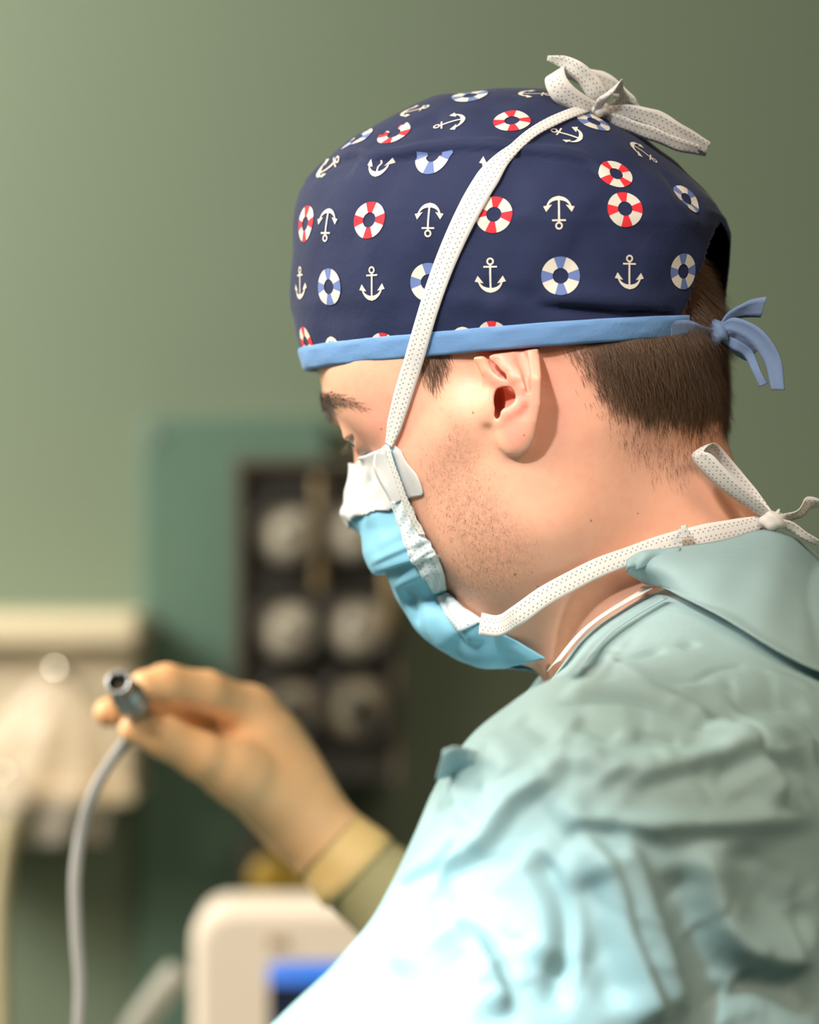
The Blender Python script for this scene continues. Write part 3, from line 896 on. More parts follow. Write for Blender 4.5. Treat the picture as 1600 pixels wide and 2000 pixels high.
BEARD_POLY = [(838, 760), (880, 790), (918, 812), (955, 870), (985, 940), (1030, 1000), (1075, 1060), (1060, 1130), (980, 1180), (900, 1170), (866, 1110), (830, 1010), (800, 930), (815, 860), (850, 830)]
BROW_POLY = [(612, 776), (640, 764), (668, 770), (700, 782), (726, 798), (716, 808), (690, 800), (660, 800), (646, 816), (632, 826), (612, 818)]
NAPE_POLY = [(1175, 805), (1262, 840), (1345, 850), (1385, 862), (1372, 900), (1330, 952), (1270, 940), (1215, 880)]

hv, hf = build_head()
hv = np.asarray(hv)
# drop what the gown hides below the collar
hN = vert_normals(hv, hf)
npx = near_px(hv)
def soft(m, w): return np.clip(m / w, 0, 1)
a_hair = soft(poly_mask(npx, HAIR_POLY) - 4, 60)
a_burn = soft(poly_mask(npx, BURN_POLY), 18)
a_beard = soft(poly_mask(npx, BEARD_POLY), 60)
a_brow = soft(poly_mask(npx, BROW_POLY), 10)
M_SKIN = NT('skin')
t = M_SKIN
pz = t.obj()
n1 = t.noise(pz, 28, 4, .55); n2 = t.noise(pz, 160, 4, .6); n3 = t.noise(pz, 900, 3, .6)
base = t.mix(n1, srgb(228, 166, 136), srgb(238, 184, 158))
base = t.mix(t.math('MULTIPLY', t.ramp(n2, [(.45, 0.0), (.75, 1.0)]), .30), base, srgb(222, 146, 124))
def attr(name): return t.node('ShaderNodeAttribute', attribute_name=name).outputs['Fac']
base = t.mix(t.math('MULTIPLY', attr('flush'), .55), base, srgb(236, 140, 128))
bd = t.math('MULTIPLY', attr('beard'), t.ramp(t.noise(pz, 420, 3, .6), [(.30, .12), (.70, .50)]))
base = t.mix(bd, base, srgb(150, 118, 100))
base = t.mix(t.math('MULTIPLY', attr('hair'), .92), base, srgb(74, 54, 42))
# moles
def mole(px, py, r):
    global base
    h = hit(px, py, head_tree)
    d = t.node('ShaderNodeVectorMath', operation='DISTANCE'); t.link(t.pos(), d.inputs[0]); d.inputs[1].default_value = h[0]
    base = t.mix(t.math('MULTIPLY', t.math('SUBTRACT', 1.0, t.math('DIVIDE', d.outputs['Value'], r), clamp=True), .9), base, srgb(120, 66, 44))
head_tree = bvh_of(hv, hf)
for mx, my, mr in [(1006, 1122, .0010), (924, 806, .0009), (745, 838, .0008), (1024, 850, .0006), (1050, 1145, .0006), (1155, 1017, .0008), (1246, 1003, .0006), (1039, 1118, .0005)]:
    mole(mx, my, mr)
t.base(base)
t.set(Roughness=.42)
t.b.inputs['Subsurface Weight'].default_value = .16
t.b.inputs['Subsurface Radius'].default_value = (1.0, .36, .18)
t.b.inputs['Subsurface Scale'].default_value = .006
t.b.inputs['Specular IOR Level'].default_value = .42
hgt = t.math('ADD', t.math('MULTIPLY', n3, .5), t.math('MULTIPLY', t.noise(pz, 1900, 2, .5), .6))
t.bump(hgt, .22, .0007)
hface = hv[hf].mean(1)
body = part('body', hv, hf, M_SKIN.m, person)
ear_d = np.zeros(len(hv))
ear_px = poly_mask(npx, EAR_OUT)
flush = soft(ear_px, 14) * .9 + .6 * np.exp(-(((npx[:, 0] - 760) / 70) ** 2 + ((npx[:, 1] - 840) / 60) ** 2)) + .55 * np.exp(-(((npx[:, 0] - 1090) / 60) ** 2 + ((npx[:, 1] - 770) / 110) ** 2))
for nm, val in (('hair', np.maximum(a_hair, a_burn * .6) + a_brow * .55), ('beard', a_beard), ('flush', flush)):
    at = body.data.attributes.new(nm, 'FLOAT', 'POINT'); at.data.foreach_set('value', np.clip(val, 0, 1).astype(np.float32))

# ---- strands
def strands(name, root, direc, nrm, length, rad, mat, parent, bend=.5, seg=3, jitter=.25):
    n = len(root)
    d = direc + rng.normal(0, jitter, (n, 3)); d /= np.linalg.norm(d, axis=1)[:, None]
    side = np.cross(d, nrm); side /= np.linalg.norm(side, axis=1)[:, None] + 1e-9
    up = np.cross(side, d)
    ang = [0, 2 * math.pi / 3, 4 * math.pi / 3]
    V = np.empty((n, seg + 1, 3, 3))
    for i in range(seg + 1):
        s = i / seg
        c = root + d * (length * s)[:, None] - nrm * (bend * length * s * s * .5)[:, None]
        r = (rad * (1.05 - .85 * s))[:, None]
        for k, a in enumerate(ang):
            V[:, i, k] = c + side * math.cos(a) * r + up * math.sin(a) * r
    V = V.reshape(-1, 3)
    b = np.arange(n)[:, None, None] * (3 * (seg + 1)) + np.arange(seg)[None, :, None] * 3
    k = np.arange(3)[None, None, :]; k2 = (k + 1) % 3
    F_ = np.stack([b + k, b + k2, b + 3 + k2, b + 3 + k], -1).reshape(-1, 4)
    o = part(name, V, F_, mat, parent)
    o['kind'] = 'stuff'
    return o
harea = np.linalg.norm(np.cross(hv[hf[:, 2]] - hv[hf[:, 0]], hv[hf[:, 3]] - hv[hf[:, 1]]), axis=1) / 2
fpx = near_px(hface)
fN = hN[hf[:, 0]]
def sample_roots(weight, n):
    w = harea * weight; w = w / w.sum()
    i = rng.choice(len(hf), n, p=w)
    a, b = rng.random(n)[:, None], rng.random(n)[:, None]
    q = hv[hf[i]]
    r = q[:, 0] * (1 - a) * (1 - b) + q[:, 1] * a * (1 - b) + q[:, 2] * a * b + q[:, 3] * (1 - a) * b
    return r, fN[i], i
def tang(dirs, nrm): 
    d = dirs - nrm * (dirs * nrm).sum(1)[:, None]
    return d / (np.linalg.norm(d, axis=1)[:, None] + 1e-9)
def hair_mat(name, c0, c1, rough=.38):
    t = NT(name); t.set(Roughness=rough); t.b.inputs['Specular IOR Level'].default_value = .55
    t.base(t.mix(t.noise(t.obj(), 700, 2, .5), c0, c1)); return t.m
M_HAIR = hair_mat('dark_brown_hair', srgb(60, 45, 34), srgb(128, 98, 74))
M_STUB = hair_mat('stubble', srgb(40, 34, 30), srgb(84, 68, 58))
vis = ((fpx[:, 1] > 676 - (fpx[:, 0] - 1100) * .13) | (fpx[:, 0] > 1335)) & (fpx[:, 1] > 420)
hm = poly_mask(fpx, HAIR_POLY)
wt = np.where(vis, soft(hm + 16 * np.sin(fpx[:, 0] * .13) * np.sin(fpx[:, 1] * .11) + 8, 75) ** 1.25, 0)
r, nn, i = sample_roots(wt, 17000)
back = np.array([FW0.x, FW0.y, 0]) * -1
x01 = np.clip((near_px(r)[:, 0] - 1100) / 300, 0, 1)[:, None]
dirs = tang(np.array([[0, 0, -1.0]]) + back[None] * (.55 - .55 * x01) + rng.normal(0, .10, (len(r), 3)), nn)
edge = soft(poly_mask(near_px(r), HAIR_POLY), 60)
hol = (near_px(r)[:, 1] < 650)
hair = strands('hair', r, dirs + nn * (.20 + .20 * edge + .25 * hol)[:, None], nn, (.0045 + .0065 * edge + .004 * hol) * rng.uniform(.7, 1.25, len(r)), np.full(len(r), .000085), M_HAIR, person, bend=.4, jitter=.19)
tag(hair, 'short dark brown hair at the back of the head')
wt = soft(poly_mask(fpx, BURN_POLY) + 4, 22)
r, nn, i = sample_roots(wt, 1500)
dirs = tang(np.array([[.25, 0, -1.0]]) + 0 * r, nn)
strands('sideburn', r, dirs + nn * .2, nn, rng.uniform(.003, .007, len(r)), np.full(len(r), .00006), M_HAIR, person, jitter=.16)
wt = soft(poly_mask(fpx, NAPE_POLY) + 10, 40) * (np.where(poly_mask(fpx, HAIR_POLY) > 4, 0, 1))
r, nn, i = sample_roots(wt, 900)
dirs = tang(np.array([[.12, 0, -1.0]]) + 0 * r, nn)
strands('nape_hair', r, dirs + nn * .15, nn, rng.uniform(.0025, .0065, len(r)), np.full(len(r), .000045), M_HAIR, person, jitter=.2)
wt = soft(poly_mask(fpx, BEARD_POLY) + 8, 70) ** 1.2 * np.where(fpx[:, 0] > 1000, .5, 1)
r, nn, i = sample_roots(wt, 3000)
dirs = tang(np.array([[.15, 0, -1.0]]) + 0 * r, nn)
strands('stubble', r, dirs + nn * .5, nn, rng.uniform(.0006, .0016, len(r)), rng.uniform(.00003, .00006, len(r)), M_STUB, person, jitter=.25, seg=2)
wt = soft(poly_mask(fpx, BROW_POLY) + 2, 12) * (.35 + .65 * np.clip((690 - fpx[:, 0]) / 60, 0, 1))
r, nn, i = sample_roots(wt, 2600)
dirs = tang(-np.array([[FW0.x, FW0.y, 0]]) * 1.0 + np.array([[0, 0, .15]]) + 0 * r, nn)
hl = toH([r[:, 0], r[:, 1], r[:, 2]])[1]
strands('eyebrow', r, dirs + nn * .35, nn, rng.uniform(.003, .0065, len(r)), np.full(len(r), .00009), hair_mat('eyebrow_hair', srgb(34, 26, 22), srgb(70, 52, 42)), person, jitter=.22)

# ---- eyes
def eye_mat():
    t = NT('eye'); t.set(Roughness=.08)
    sx = t.node('ShaderNodeSeparateXYZ'); t.link(t.obj(), sx.inputs[0])
    z = t.math('DIVIDE', sx.outputs[2], EYE_R)
    t.base(t.ramp(z, [(0.0, srgb(236, 226, 220)), (.80, srgb(226, 214, 210)), (.845, srgb(70, 52, 42)), (.93, srgb(86, 62, 44)), (.962, srgb(12, 10, 10))]))
    return t.m
M_EYE = eye_mat()
for s in (1, -1):
    bm = bmesh.new(); bmesh.ops.create_uvsphere(bm, u_segments=40, v_segments=28, radius=EYE_R)
    o = bm_obj('eye', bm, M_EYE, None, True)
    c = W(EYE[0], EYE[1] * s, EYE[2])
    gaze = (FV * math.cos(math.radians(28)) - UV_ * math.sin(math.radians(28)))
    o.matrix_world = Matrix.Translation(c) @ gaze.to_track_quat('Z', 'Y').to_matrix().to_4x4()
    mw = o.matrix_world.copy()
    o.parent = person; o.matrix_parent_inverse = person.matrix_basis.inverted(); o.matrix_basis = mw
    # lashes of the upper lid
    n = 34
    b = np.linspace(-.0105, .0105, n) + rng.normal(0, .0003, n)
    el = math.radians(-12)
    rr = EYE_R + .0016
    root, dr, nr = [], [], []
    for q in b:
        cc = math.sqrt(max(0, rr * rr - q * q))
        e2 = el * math.sqrt(max(0, 1 - (q / .0125) ** 2)) - math.radians(8) * (abs(q) / .0105)
        root.append(W(EYE[0] + cc * math.cos(e2), s * (EYE[1] + q), EYE[2] + cc * math.sin(e2)))
        out = (FV * math.cos(math.radians(-38)) + UV_ * math.sin(math.radians(-38)) + LV * s * q * 30).normalized()
        dr.append(out); nr.append(UV_)
    strands('eyelashes', np.array(root), np.array(dr), -np.array(nr) * 1.0, rng.uniform(.005, .0075, n), np.full(n, .00006), M_HAIR, person, bend=.5, seg=4, jitter=.10)

# ================================================================== mask
M_ROWS = [  # near edge pixel, its distance from the mid plane, front pixel, roundness
    ((768, 868), .0480, (702, 912), 0.15), ((786, 925), .0500, (690, 948), 0.15), ((800, 968), .0510, (678, 978), 0.2), ((815, 1002), .0515, (668, 1004), 0.3),
    ((826, 1026), .0515, (706, 1036), 0.55), ((840, 1052), .0510, (716, 1082), 0.7), ((850, 1070), .0500, (730, 1108), 0.8), ((854, 1078), .0490, (744, 1124), 0.85),
    ((854, 1080), .0480, (764, 1110), 0.85), ((868, 1112), .0475, (774, 1148), 0.9), ((874, 1150), .0465, (790, 1186), 0.95), ((908, 1186), .0450, (818, 1228), 1.0),
    ((950, 1212), .0430, (862, 1268), 1.0), ((1010, 1246), .0390, (915, 1296), 1.0), ((1072, 1284), .0330, (990, 1306), 1.0)]
NR, NS = 150, 81
E3, F3, L3, RD = [], [], [], []
for (e, le, fr, rd) in M_ROWS:
    hh = hit(e[0], e[1], head_tree); pe = hh[0] + hh[1] * .0016 if hh else on_plane_l(e[0], e[1], le)
    le = max(.02, toH(pe)[1]); pf = on_plane_l(fr[0], fr[1], 0)
    he = toH(pe); hf_ = toH(pf)
    E3.append((he[0], he[2], le)); F3.append((hf_[0], hf_[2], 0)); RD.append((rd, 0, 0))
def rows_interp(A, n):
    """piecewise: smooth, but keep the pleat step crisp"""
    A = np.array(A, float); x = np.linspace(0, len(A) - 1, n); i = np.minimum(x.astype(int), len(A) - 2); q = (x - i)[:, None]
    c = catmull(A, n); l = A[i] * (1 - q) + A[i + 1] * q
    return 0.5 * c + 0.5 * l
E3, F3, RD = rows_interp(E3, NR), rows_interp(F3, NR), rows_interp(RD, NR)[:, 0]
s = np.linspace(-1, 1, NS)
sa = np.abs(s)
def mask_surface(out=0.0):
    V = np.empty((NR, NS, 3))
    for i in range(NR):
        th = sa * math.pi / 2
        lat_r, fwd_r = np.sin(th), 1 - np.cos(th)
        lat_v, fwd_v = sa, sa ** 1.25
        k = RD[i]
        lat = E3[i, 2] * (k * lat_r + (1 - k) * lat_v); fw = k * fwd_r + (1 - k) * fwd_v
        f_ = F3[i, 0] + (E3[i, 0] - F3[i, 0]) * fw; u_ = F3[i, 1] + (E3[i, 1] - F3[i, 1]) * fw
        V[i] = np.stack([HO[c] + FV[c] * f_ + LV[c] * lat * np.sign(s) + UV_[c] * u_ for c in range(3)], 1)
    return V
mv = mask_surface().reshape(-1, 3); mf = grid_faces(NR, NS)
mN = vert_normals(mv, mf)
ctr = np.array(W(.03, 0, -.03))
if ((mv - ctr) * mN).sum(1).mean() < 0: mf = mf[:, ::-1].copy(); mN = -mN
mt0 = bvh_of(mv, mf)
mask_folds = [
    ([(700, 1112), (760, 1085), (830, 1055), (860, 1050)], .0012, .0022, -1), ([(735, 1118), (790, 1096), (850, 1075)], .0010, .0040),
    ([(772, 1148), (810, 1128), (862, 1108)], .0018, .0030, -1),
    ([(790, 1150), (808, 1190), (812, 1230)], -.0016, .0030), ([(820, 1140), (836, 1190), (850, 1240), (880, 1280)], .0016, .0040),
    ([(866, 1165), (880, 1200), (900, 1250), (905, 1285)], -.0030, .0030, 1), ([(880, 1170), (905, 1215), (940, 1260)], .0022, .0045),
    ([(750, 1120), (775, 1150), (790, 1190)], .0010, .0030), ([(955, 1225), (970, 1255), (975, 1290)], -.0012, .0050),
    ([(728, 925), (715, 960), (705, 1000), (700, 1030)], -.0022, .0030), ([(765, 930), (755, 980), (752, 1040), (748, 1090)], .0008, .0050), ([(800, 1030), (770, 1050), (740, 1060)], .0006, .0030)]
md = fold_field(mv, mN, mask_folds, [mt0])
md += .0004 * lump(mv, 260, .8)
mv = mv + mN * md[:, None]
def clear_of_skin(V, N, gap):
    for _ in range(4):
        g = head_sdf([V[:, 0].astype(np.float32), V[:, 1].astype(np.float32), V[:, 2].astype(np.float32)], ears=False)
        V = V + N * np.clip(gap - g, 0, .02)[:, None]
    return V
mv = clear_of_skin(mv, mN, .0016)
gq = mv.reshape(NR, NS, 3)
for _ in range(3):
    gq[1:-1, 1:-1] = gq[1:-1, 1:-1] * .5 + (gq[:-2, 1:-1] + gq[2:, 1:-1] + gq[1:-1, :-2] + gq[1:-1, 2:]) * .125
mv = clear_of_skin(gq.reshape(-1, 3), mN, .0012)
def nonwoven(name, col, rough=.7, trans=.25, fibre=1.0):
    t = NT(name); t.set(Roughness=rough)
    pz = t.obj()
    n = t.noise(pz, 1200, 3, .6); n0 = t.noise(pz, 120, 3, .5)
    c0 = tuple(x * .93 for x in col[:3]) + (1,); c1 = tuple(min(1, x * 1.04) for x in col[:3]) + (1,)
    t.base(t.mix(n0, c0, c1))
    t.bump(t.math('ADD', n, t.math('MULTIPLY', n0, .6)), .25 * fibre, .0005)
    if trans:
        tr = t.node('ShaderNodeBsdfTranslucent'); tr.inputs[0].default_value = col
        mx = t.node('ShaderNodeMixShader'); mx.inputs[0].default_value = trans
        out = t.n['Material Output']
        t.link(t.b.outputs[0], mx.inputs[1]); t.link(tr.outputs[0], mx.inputs[2]); t.link(mx.outputs[0], out.inputs[0])
    return t
M_BLUE = nonwoven('mask_blue', srgb(146, 211, 238), .6, .22).m
M_WHITE_T = nonwoven('surgical_tape', srgb(232, 232, 232), .65, .25).m
def dotted(name, col, dot, rows, pitch, r):
    """non-woven strip with rows of stitched dots; UV = metres along, metres across"""
    t = nonwoven(name, col, .65, .2)
    sx = t.node('ShaderNodeSeparateXYZ'); t.link(t.uv(), sx.inputs[0])
    tot = None
    for k, (v0, ph) in enumerate(rows):
        uu = t.math('SUBTRACT', t.math('FRACT', t.math('ADD', t.math('DIVIDE', sx.outputs[0], pitch), ph)), .5)
        du = t.math('MULTIPLY', uu, pitch)
        dv = t.math('SUBTRACT', sx.outputs[1], v0)
        d = t.math('SQRT', t.math('ADD', t.math('MULTIPLY', du, du), t.math('MULTIPLY', dv, dv)))
        m = t.math('SUBTRACT', 1.0, t.math('DIVIDE', d, r), clamp=True)
        tot = m if tot is None else t.math('MAXIMUM', tot, m)
    tot = t.math('MULTIPLY', t.ramp(tot, [(.12, 0.0), (.5, 1.0)]), .95)
    src = t.b.inputs['Base Color'].links[0].from_socket
    t.base(t.mix(tot, src, dot))
    return t.m
M_TIE = dotted('tie_tape', srgb(232, 230, 226), srgb(120, 124, 132), [(-.0027, 0), (-.0014, .5), (.0012, .25), (.0026, .75)], .0024, .00050)
M_EDGE = dotted('mask_edge_tape', srgb(226, 238, 242), srgb(70, 120, 150), [(-.0026, 0), (-.0010, .5), (.0008, .15), (.0024, .6)], .0022, .00036)
mask = part('face_mask', mv, mf, M_BLUE, person)
add_mod_solid(mask, .0005, -1)
tag(mask, 'light blue pleated surgical face mask')
mask_tree = bvh_of(mv, mf)
# white tape over the nose: follows the mask, ends on a slanting line
mg = mv.reshape(NR, NS, 3); mgN = mN.reshape(NR, NS, 3)
ti = []
tv = []
gp = px_of(mv).reshape(NR, NS, 2)
K = 54
tape_idx = -np.ones((NR, NS), int)
for i in range(NR):
    for j in range(NS):
        sj = abs(s[j])
        lim = 3.62 - .95 * min(1, max(0, (sj - .10) / .75)) + .05 * math.sin(sj * 25)
        if i / (NR - 1) * 14 <= lim:
            tape_idx[i, j] = len(tv)
            tv.append(mg[i, j] + mgN[i, j] * (.0009 + .0003 * math.sin(i * .35 + j * .5)))
tf = []
for i in range(NR - 1):
    for j in range(NS - 1):
        q = [tape_idx[i, j], tape_idx[i, j + 1], tape_idx[i + 1, j + 1], tape_idx[i + 1, j]]
        if min(q) >= 0: tf.append(q)
tape = part('nose_tape', tv, tf, M_WHITE_T, None); tape.parent = mask; add_mod_solid(tape, .0003, 0)
tag(tape, 'white surgical tape sealing the mask over the nose')
# torn flap of tape stuck on the cheek
flap_px = [[(738, 884), (764, 864), (786, 880)], [(735, 905), (770, 890), (796, 902)], [(742, 930), (780, 915), (816, 926)], [(756, 955), (792, 942), (826, 950)], [(772, 985), (800, 972), (829, 966)]]
fl = []
for row in flap_px:
    rr = catmull([(a, b, 0) for a, b in row], 14)
    fl.append(rr)
fl = np.array(fl)
full = np.stack([catmull(list(fl[:, k]), 30) for k in range(14)], 1)
fv = []
for i in range(30):
    for k in range(14):
        a, b = full[i, k, :2]
        if k == 13: a += 2.2 * math.sin(i * 1.9) + 1.5 * math.sin(i * 4.3)
        h = hit(a, b, head_tree, mask_tree)
        fv.append(h[0] + h[1] * (.0016 - .0008 * k / 13))
fv = np.array(fv).reshape(30, 14, 3)
for _ in range(3): fv[1:-1] = (fv[:-2] + 2 * fv[1:-1] + fv[2:]) / 4
flap = part('cheek_tape', fv.reshape(-1, 3), grid_faces(30, 14), M_WHITE_T, None); flap.parent = mask; add_mod_solid(flap, .0003, 0)
# edge tapes and ties
face_trees = [head_tree, mask_tree]
def edge_strip(r0, r1, c0, c1, off):
    """strip of binding along the mask's near edge, cut from the mask's own surface; rows r0..r1, s from c to 1"""
    i0, i1 = int(r0 / 14 * (NR - 1)), int(r1 / 14 * (NR - 1))
    nr, nc = i1 - i0 + 1, 9
    V, uvs = [], []
    ln = 0.0
    for a, i in enumerate(range(i0, i1 + 1)):
        cc = c0 + (c1 - c0) * a / max(1, nr - 1)
        ss = np.linspace(cc, 1.0, nc)
        if a: ln += float(np.linalg.norm(mg[i, -1] - mg[i - 1, -1]))
        for k, sv in enumerate(ss):
            q = np.array([np.interp(sv, s, mg[i, :, d]) for d in range(3)]); nq = np.array([np.interp(sv, s, mgN[i, :, d]) for d in range(3)])
            if k == nc - 1: q = q + (mg[i, -1] - mg[i, -3]) / np.linalg.norm(mg[i, -1] - mg[i, -3]) * .0012 - nq * off * .8
            V.append(q + nq * (off + .0004 * math.sin(a * .5 + k))); uvs.append((ln, (k / (nc - 1) - .5) * .0070))
    o = part('edge_tape', V, grid_faces(nr, nc), M_EDGE, None); add_mod_solid(o, .0004, 0)
    ul = o.data.uv_layers.new(name='UVMap'); li = np.empty(len(o.data.loops), dtype=np.int32); o.data.loops.foreach_get('vertex_index', li)
    ul.data.foreach_set('uv', np.array(uvs, dtype=np.float32)[li].ravel())
    o.parent = mask
edge_strip(2.2, 7.6, .86, .84, .0014)
edge_strip(7.8, 9.9, .82, .88, .0011)
edge_strip(10.2, 12.0, .90, .76, .0013)
allc = [head_tree, cap_tree, band_tree]
PK = 2.27e-4
up_px = [(766, 868), (775, 832), (788, 780), (803, 730), (816, 690), (835, 620), (862, 540), (893, 462), (927, 395), (955, 348), (980, 316), (1005, 292), (1040, 264), (1080, 242), (1125, 224), (1168, 212)]
upw = np.array([20, 34, 38, 39, 40, 40, 42, 44, 47, 46, 34, 22, 24, 26, 27, 22]) * PK
tie = surf_ribbon('mask_tie', up_px, list(upw), M_TIE, None, allc, off=.0022, n=130, smoothing=8, cross=6, cup=.0003)
tie.parent = mask; tag(tie, 'white dotted tape tie running up over the cap')
rows = np.linspace(0, int(4.6 / 14 * (NR - 1)), 8).astype(int)
narrow = ribbon('mask_tie', [mg[i, -1] + mgN[i, -1] * .0024 + (mg[i, -1] - mg[i, -4]) / np.linalg.norm(mg[i, -1] - mg[i, -4]) * .0012 for i in rows], [.0040, .0046, .0050, .0052, .0052, .0048, .0044, .0036],
                [mg[i, -1] - mg[i, -6] for i in rows], M_TIE, None, n=50)
narrow.parent = mask
# bow on the crown
h = hit(1165, 222, cap_tree); KY = h[0].y
def B(px, py, dy=0.0): return P(px, py, KY + dy)
Xd, Yd, Zd = Vector((1, 0, 0)), Vector((0, 1, 0)), Vector((0, 0, 1))
def bow(pts, w, wd, n=50, **kw):
    o = ribbon('bow_ribbon', [B(*p) for p in pts], [x * PK * 1.3 for x in w], [Vector(v) for v in wd], M_TIE, None, n=n, **kw); o.parent = mask; return o
bow([(1172, 216, -.004), (1135, 205, -.008), (1098, 180, -.010), (1084, 150, -.008), (1096, 136, .000), (1130, 150, .004), (1165, 185, .000), (1178, 205, -.004)],
    [20, 34, 40, 38, 34, 36, 34, 20], [(.25, -.5, .8), (.4, -.5, .8), (.7, -.5, .5), (.8, -.6, .1), (.3, -.9, .3), (-.3, -.7, .6), (-.3, -.6, .7), (-.2, -.6, .7)], n=70, cup=.0006)
bow([(1182, 200, -.006), (1160, 172, -.010), (1132, 140, -.010), (1100, 122, -.006), (1070, 113, -.002)], [24, 34, 30, 22, 8], [(.5, -.5, .7), (.5, -.4, .8), (.3, -.4, .85), (.1, -.5, .8), (.1, -.5, .8)], flutter=.0004)
bow([(1168, 214, -.008), (1182, 188, -.014), (1205, 168, -.012), (1222, 184, -.006), (1205, 206, -.002), (1178, 214, -.002)], [18, 28, 34, 32, 26, 16], [(.7, -.4, .4), (.8, -.4, .3), (.4, -.7, .5), (-.4, -.8, .2), (-.4, -.7, .4), (0, -.6, .6)], n=60)
bow([(1150, 150, .006), (1190, 165, .006), (1225, 185, .004), (1248, 205, .002)], [30, 46, 44, 30], [(-.4, -.3, .8), (-.4, -.3, .8), (-.5, -.3, .8), (-.5, -.3, .7)], flutter=.0004)
bow([(1180, 218, -.004), (1225, 220, -.006), (1280, 235, -.008), (1330, 262, -.008), (1384, 290, -.006)], [18, 26, 34, 30, 22], [(.1, -.5, .85), (.1, -.5, .85), (.3, -.5, .8), (.4, -.5, .75), (.3, -.5, .75)], flutter=.0004, n=70)
bow([(1176, 222, -.002), (1215, 240, -.004), (1275, 262, -.006), (1330, 284, -.006), (1380, 296, -.004)], [16, 22, 24, 22, 16], [(.1, -.6, .8)] * 5, flutter=.0003, n=60)
def knot(name, c, r, mat, parent):
    bm = bmesh.new(); bmesh.ops.create_icosphere(bm, subdivisions=3, radius=1.0)
    for v in bm.verts:
        q = v.co.copy()
        k = 1 + .13 * math.sin(q.x * 5 + q.z * 4) + .08 * math.sin(q.y * 9 + q.z * 7)
        v.co = Vector((q.x * r[0], q.y * r[1], q.z * r[2])) * k + c
    o = bm_obj(name, bm, mat, None, True); o.parent = parent; return o
knot('bow_knot', B(1174, 213, -.005), (.0042, .0036, .0034), M_TIE, mask)

# lower tie round the neck to a knot at the nape
NY = -.050
lo = [on_plane_l(938, 1218, .0475), on_plane_l(975, 1222, .0500), P(1010, 1202, -.060), P(1060, 1166, -.062), P(1110, 1138, -.063), P(1170, 1108, -.064), P(1230, 1086, -.064), P(1300, 1062, -.063), P(1380, 1044, -.061), P(1450, 1030, -.055), P(1508, 1014, -.047)]
lw = [.0100, .0096, .0090, .0088, .0088, .0086, .0084, .0086, .0098, .0088, .0048]
wd = []
for i in range(len(lo)):
    a = lo[max(0, i - 1)]; b = lo[min(len(lo) - 1, i + 1)]
    wd.append(np.array((b - a).cross(Vector((-.15, -1, .12)))))
lt = ribbon('mask_tie', lo, lw, wd, M_TIE, None, n=110, cross=6, cup=.0005)
lt.parent = mask; tag(lt, 'white dotted tape tie running round the neck')
def nb_(pts, w, wd, n=50, **kw):
    o = ribbon('bow_ribbon', [P(x, y, NY + d) for x, y, d in pts], [q * PK for q in w], [Vector(v) for v in wd], M_TIE, None, n=n, **kw); o.parent = mask; return o
nb_([(1504, 1010, -.002), (1470, 985, -.006), (1420, 945, -.010), (1378, 902, -.012), (1362, 884, -.010), (1384, 874, -.002), (1420, 915, .004), (1465, 965, .004), (1506, 1008, .000)],
    [16, 30, 40, 42, 34, 36, 40, 34, 16], [(.7, -.5, .5), (.7, -.6, .5), (.75, -.5, .5), (.75, -.5, .5), (.6, -.75, .2), (.75, -.5, .5), (.8, -.4, .5), (.8, -.4, .5), (.7, -.4, .5)], n=90, cup=.0006)
nb_([(1508, 1016, -.002), (1545, 1010, .002), (1572, 990, .006), (1600, 985, .010), (1640, 975, .016)], [18, 30, 40, 34, 34], [(.3, -.5, .8), (.4, -.6, .7), (.2, -.3, .9), (.5, -.7, .5), (.2, -.5, .8)], flutter=.0006)
nb_([(1508, 1018, -.004), (1545, 1028, -.002), (1575, 1048, .000), (1610, 1064, .004), (1650, 1064, .008)], [18, 22, 16, 18, 20], [(0, -.5, .9), (.2, -.5, .8), (.4, -.3, .8), (.1, -.8, .5), (.1, -.5, .8)])
nb_([(1506, 1014, -.004), (1516, 1004, -.004), (1522, 994, -.004)], [14, 14, 4], [(1, 0, .2)] * 3, n=16)
nb_([(1340, 1050, -.018), (1334, 1038, -.018), (1337, 1026, -.018)], [30, 22, 10], [(1, 0, .1)] * 3, n=16, flutter=.0006)
knot('bow_knot', P(1510, 1017, NY - .002), (.0060, .0045, .0046), M_TIE, mask)

# ties of the cap
h = hit(1325, 640, band_tree)
TY = h[0].y if h else -.06
M_CTIE = cotton('blue_tie_shaded', srgb(112, 134, 172), .08)  # greyer than the band: the shade on the ties is in the colour
def ct(pts, w, wd, n=50, **kw):
    o = ribbon('cap_tie', [P(x, y, d) for x, y, d in pts], [q * PK for q in w], [Vector(v) for v in wd], M_CTIE, None, n=n, **kw); o.parent = cap; return o
ct([(1310, 645, TY - .002), (1345, 640, TY + .004), (1375, 646, TY + .010), (1402, 650, TY + .018)], [40, 30, 20, 14], [(0, -.3, 1), (0, -.4, 1), (.2, -.7, .7), (.2, -.7, .7)], thick=.0012)
ct([(1400, 648, TY + .018), (1420, 622, TY + .016), (1455, 604, TY + .014), (1492, 600, TY + .012)], [14, 30, 38, 44], [(.2, -.5, .8), (.3, -.5, .8), (.2, -.6, .8), (.25, -.4, 1)], thick=.0010, flutter=.0005)
ct([(1400, 646, TY + .018), (1430, 634, TY + .012), (1475, 655, TY + .010), (1508, 700, TY + .010), (1520, 762, TY + .010)], [14, 30, 36, 34, 26], [(.2, -.4, .9), (.3, -.4, .9), (.7, -.4, .6), (.95, -.2, .2), (1, -.2, 0)], n=60, thick=.0010, cup=.0006)
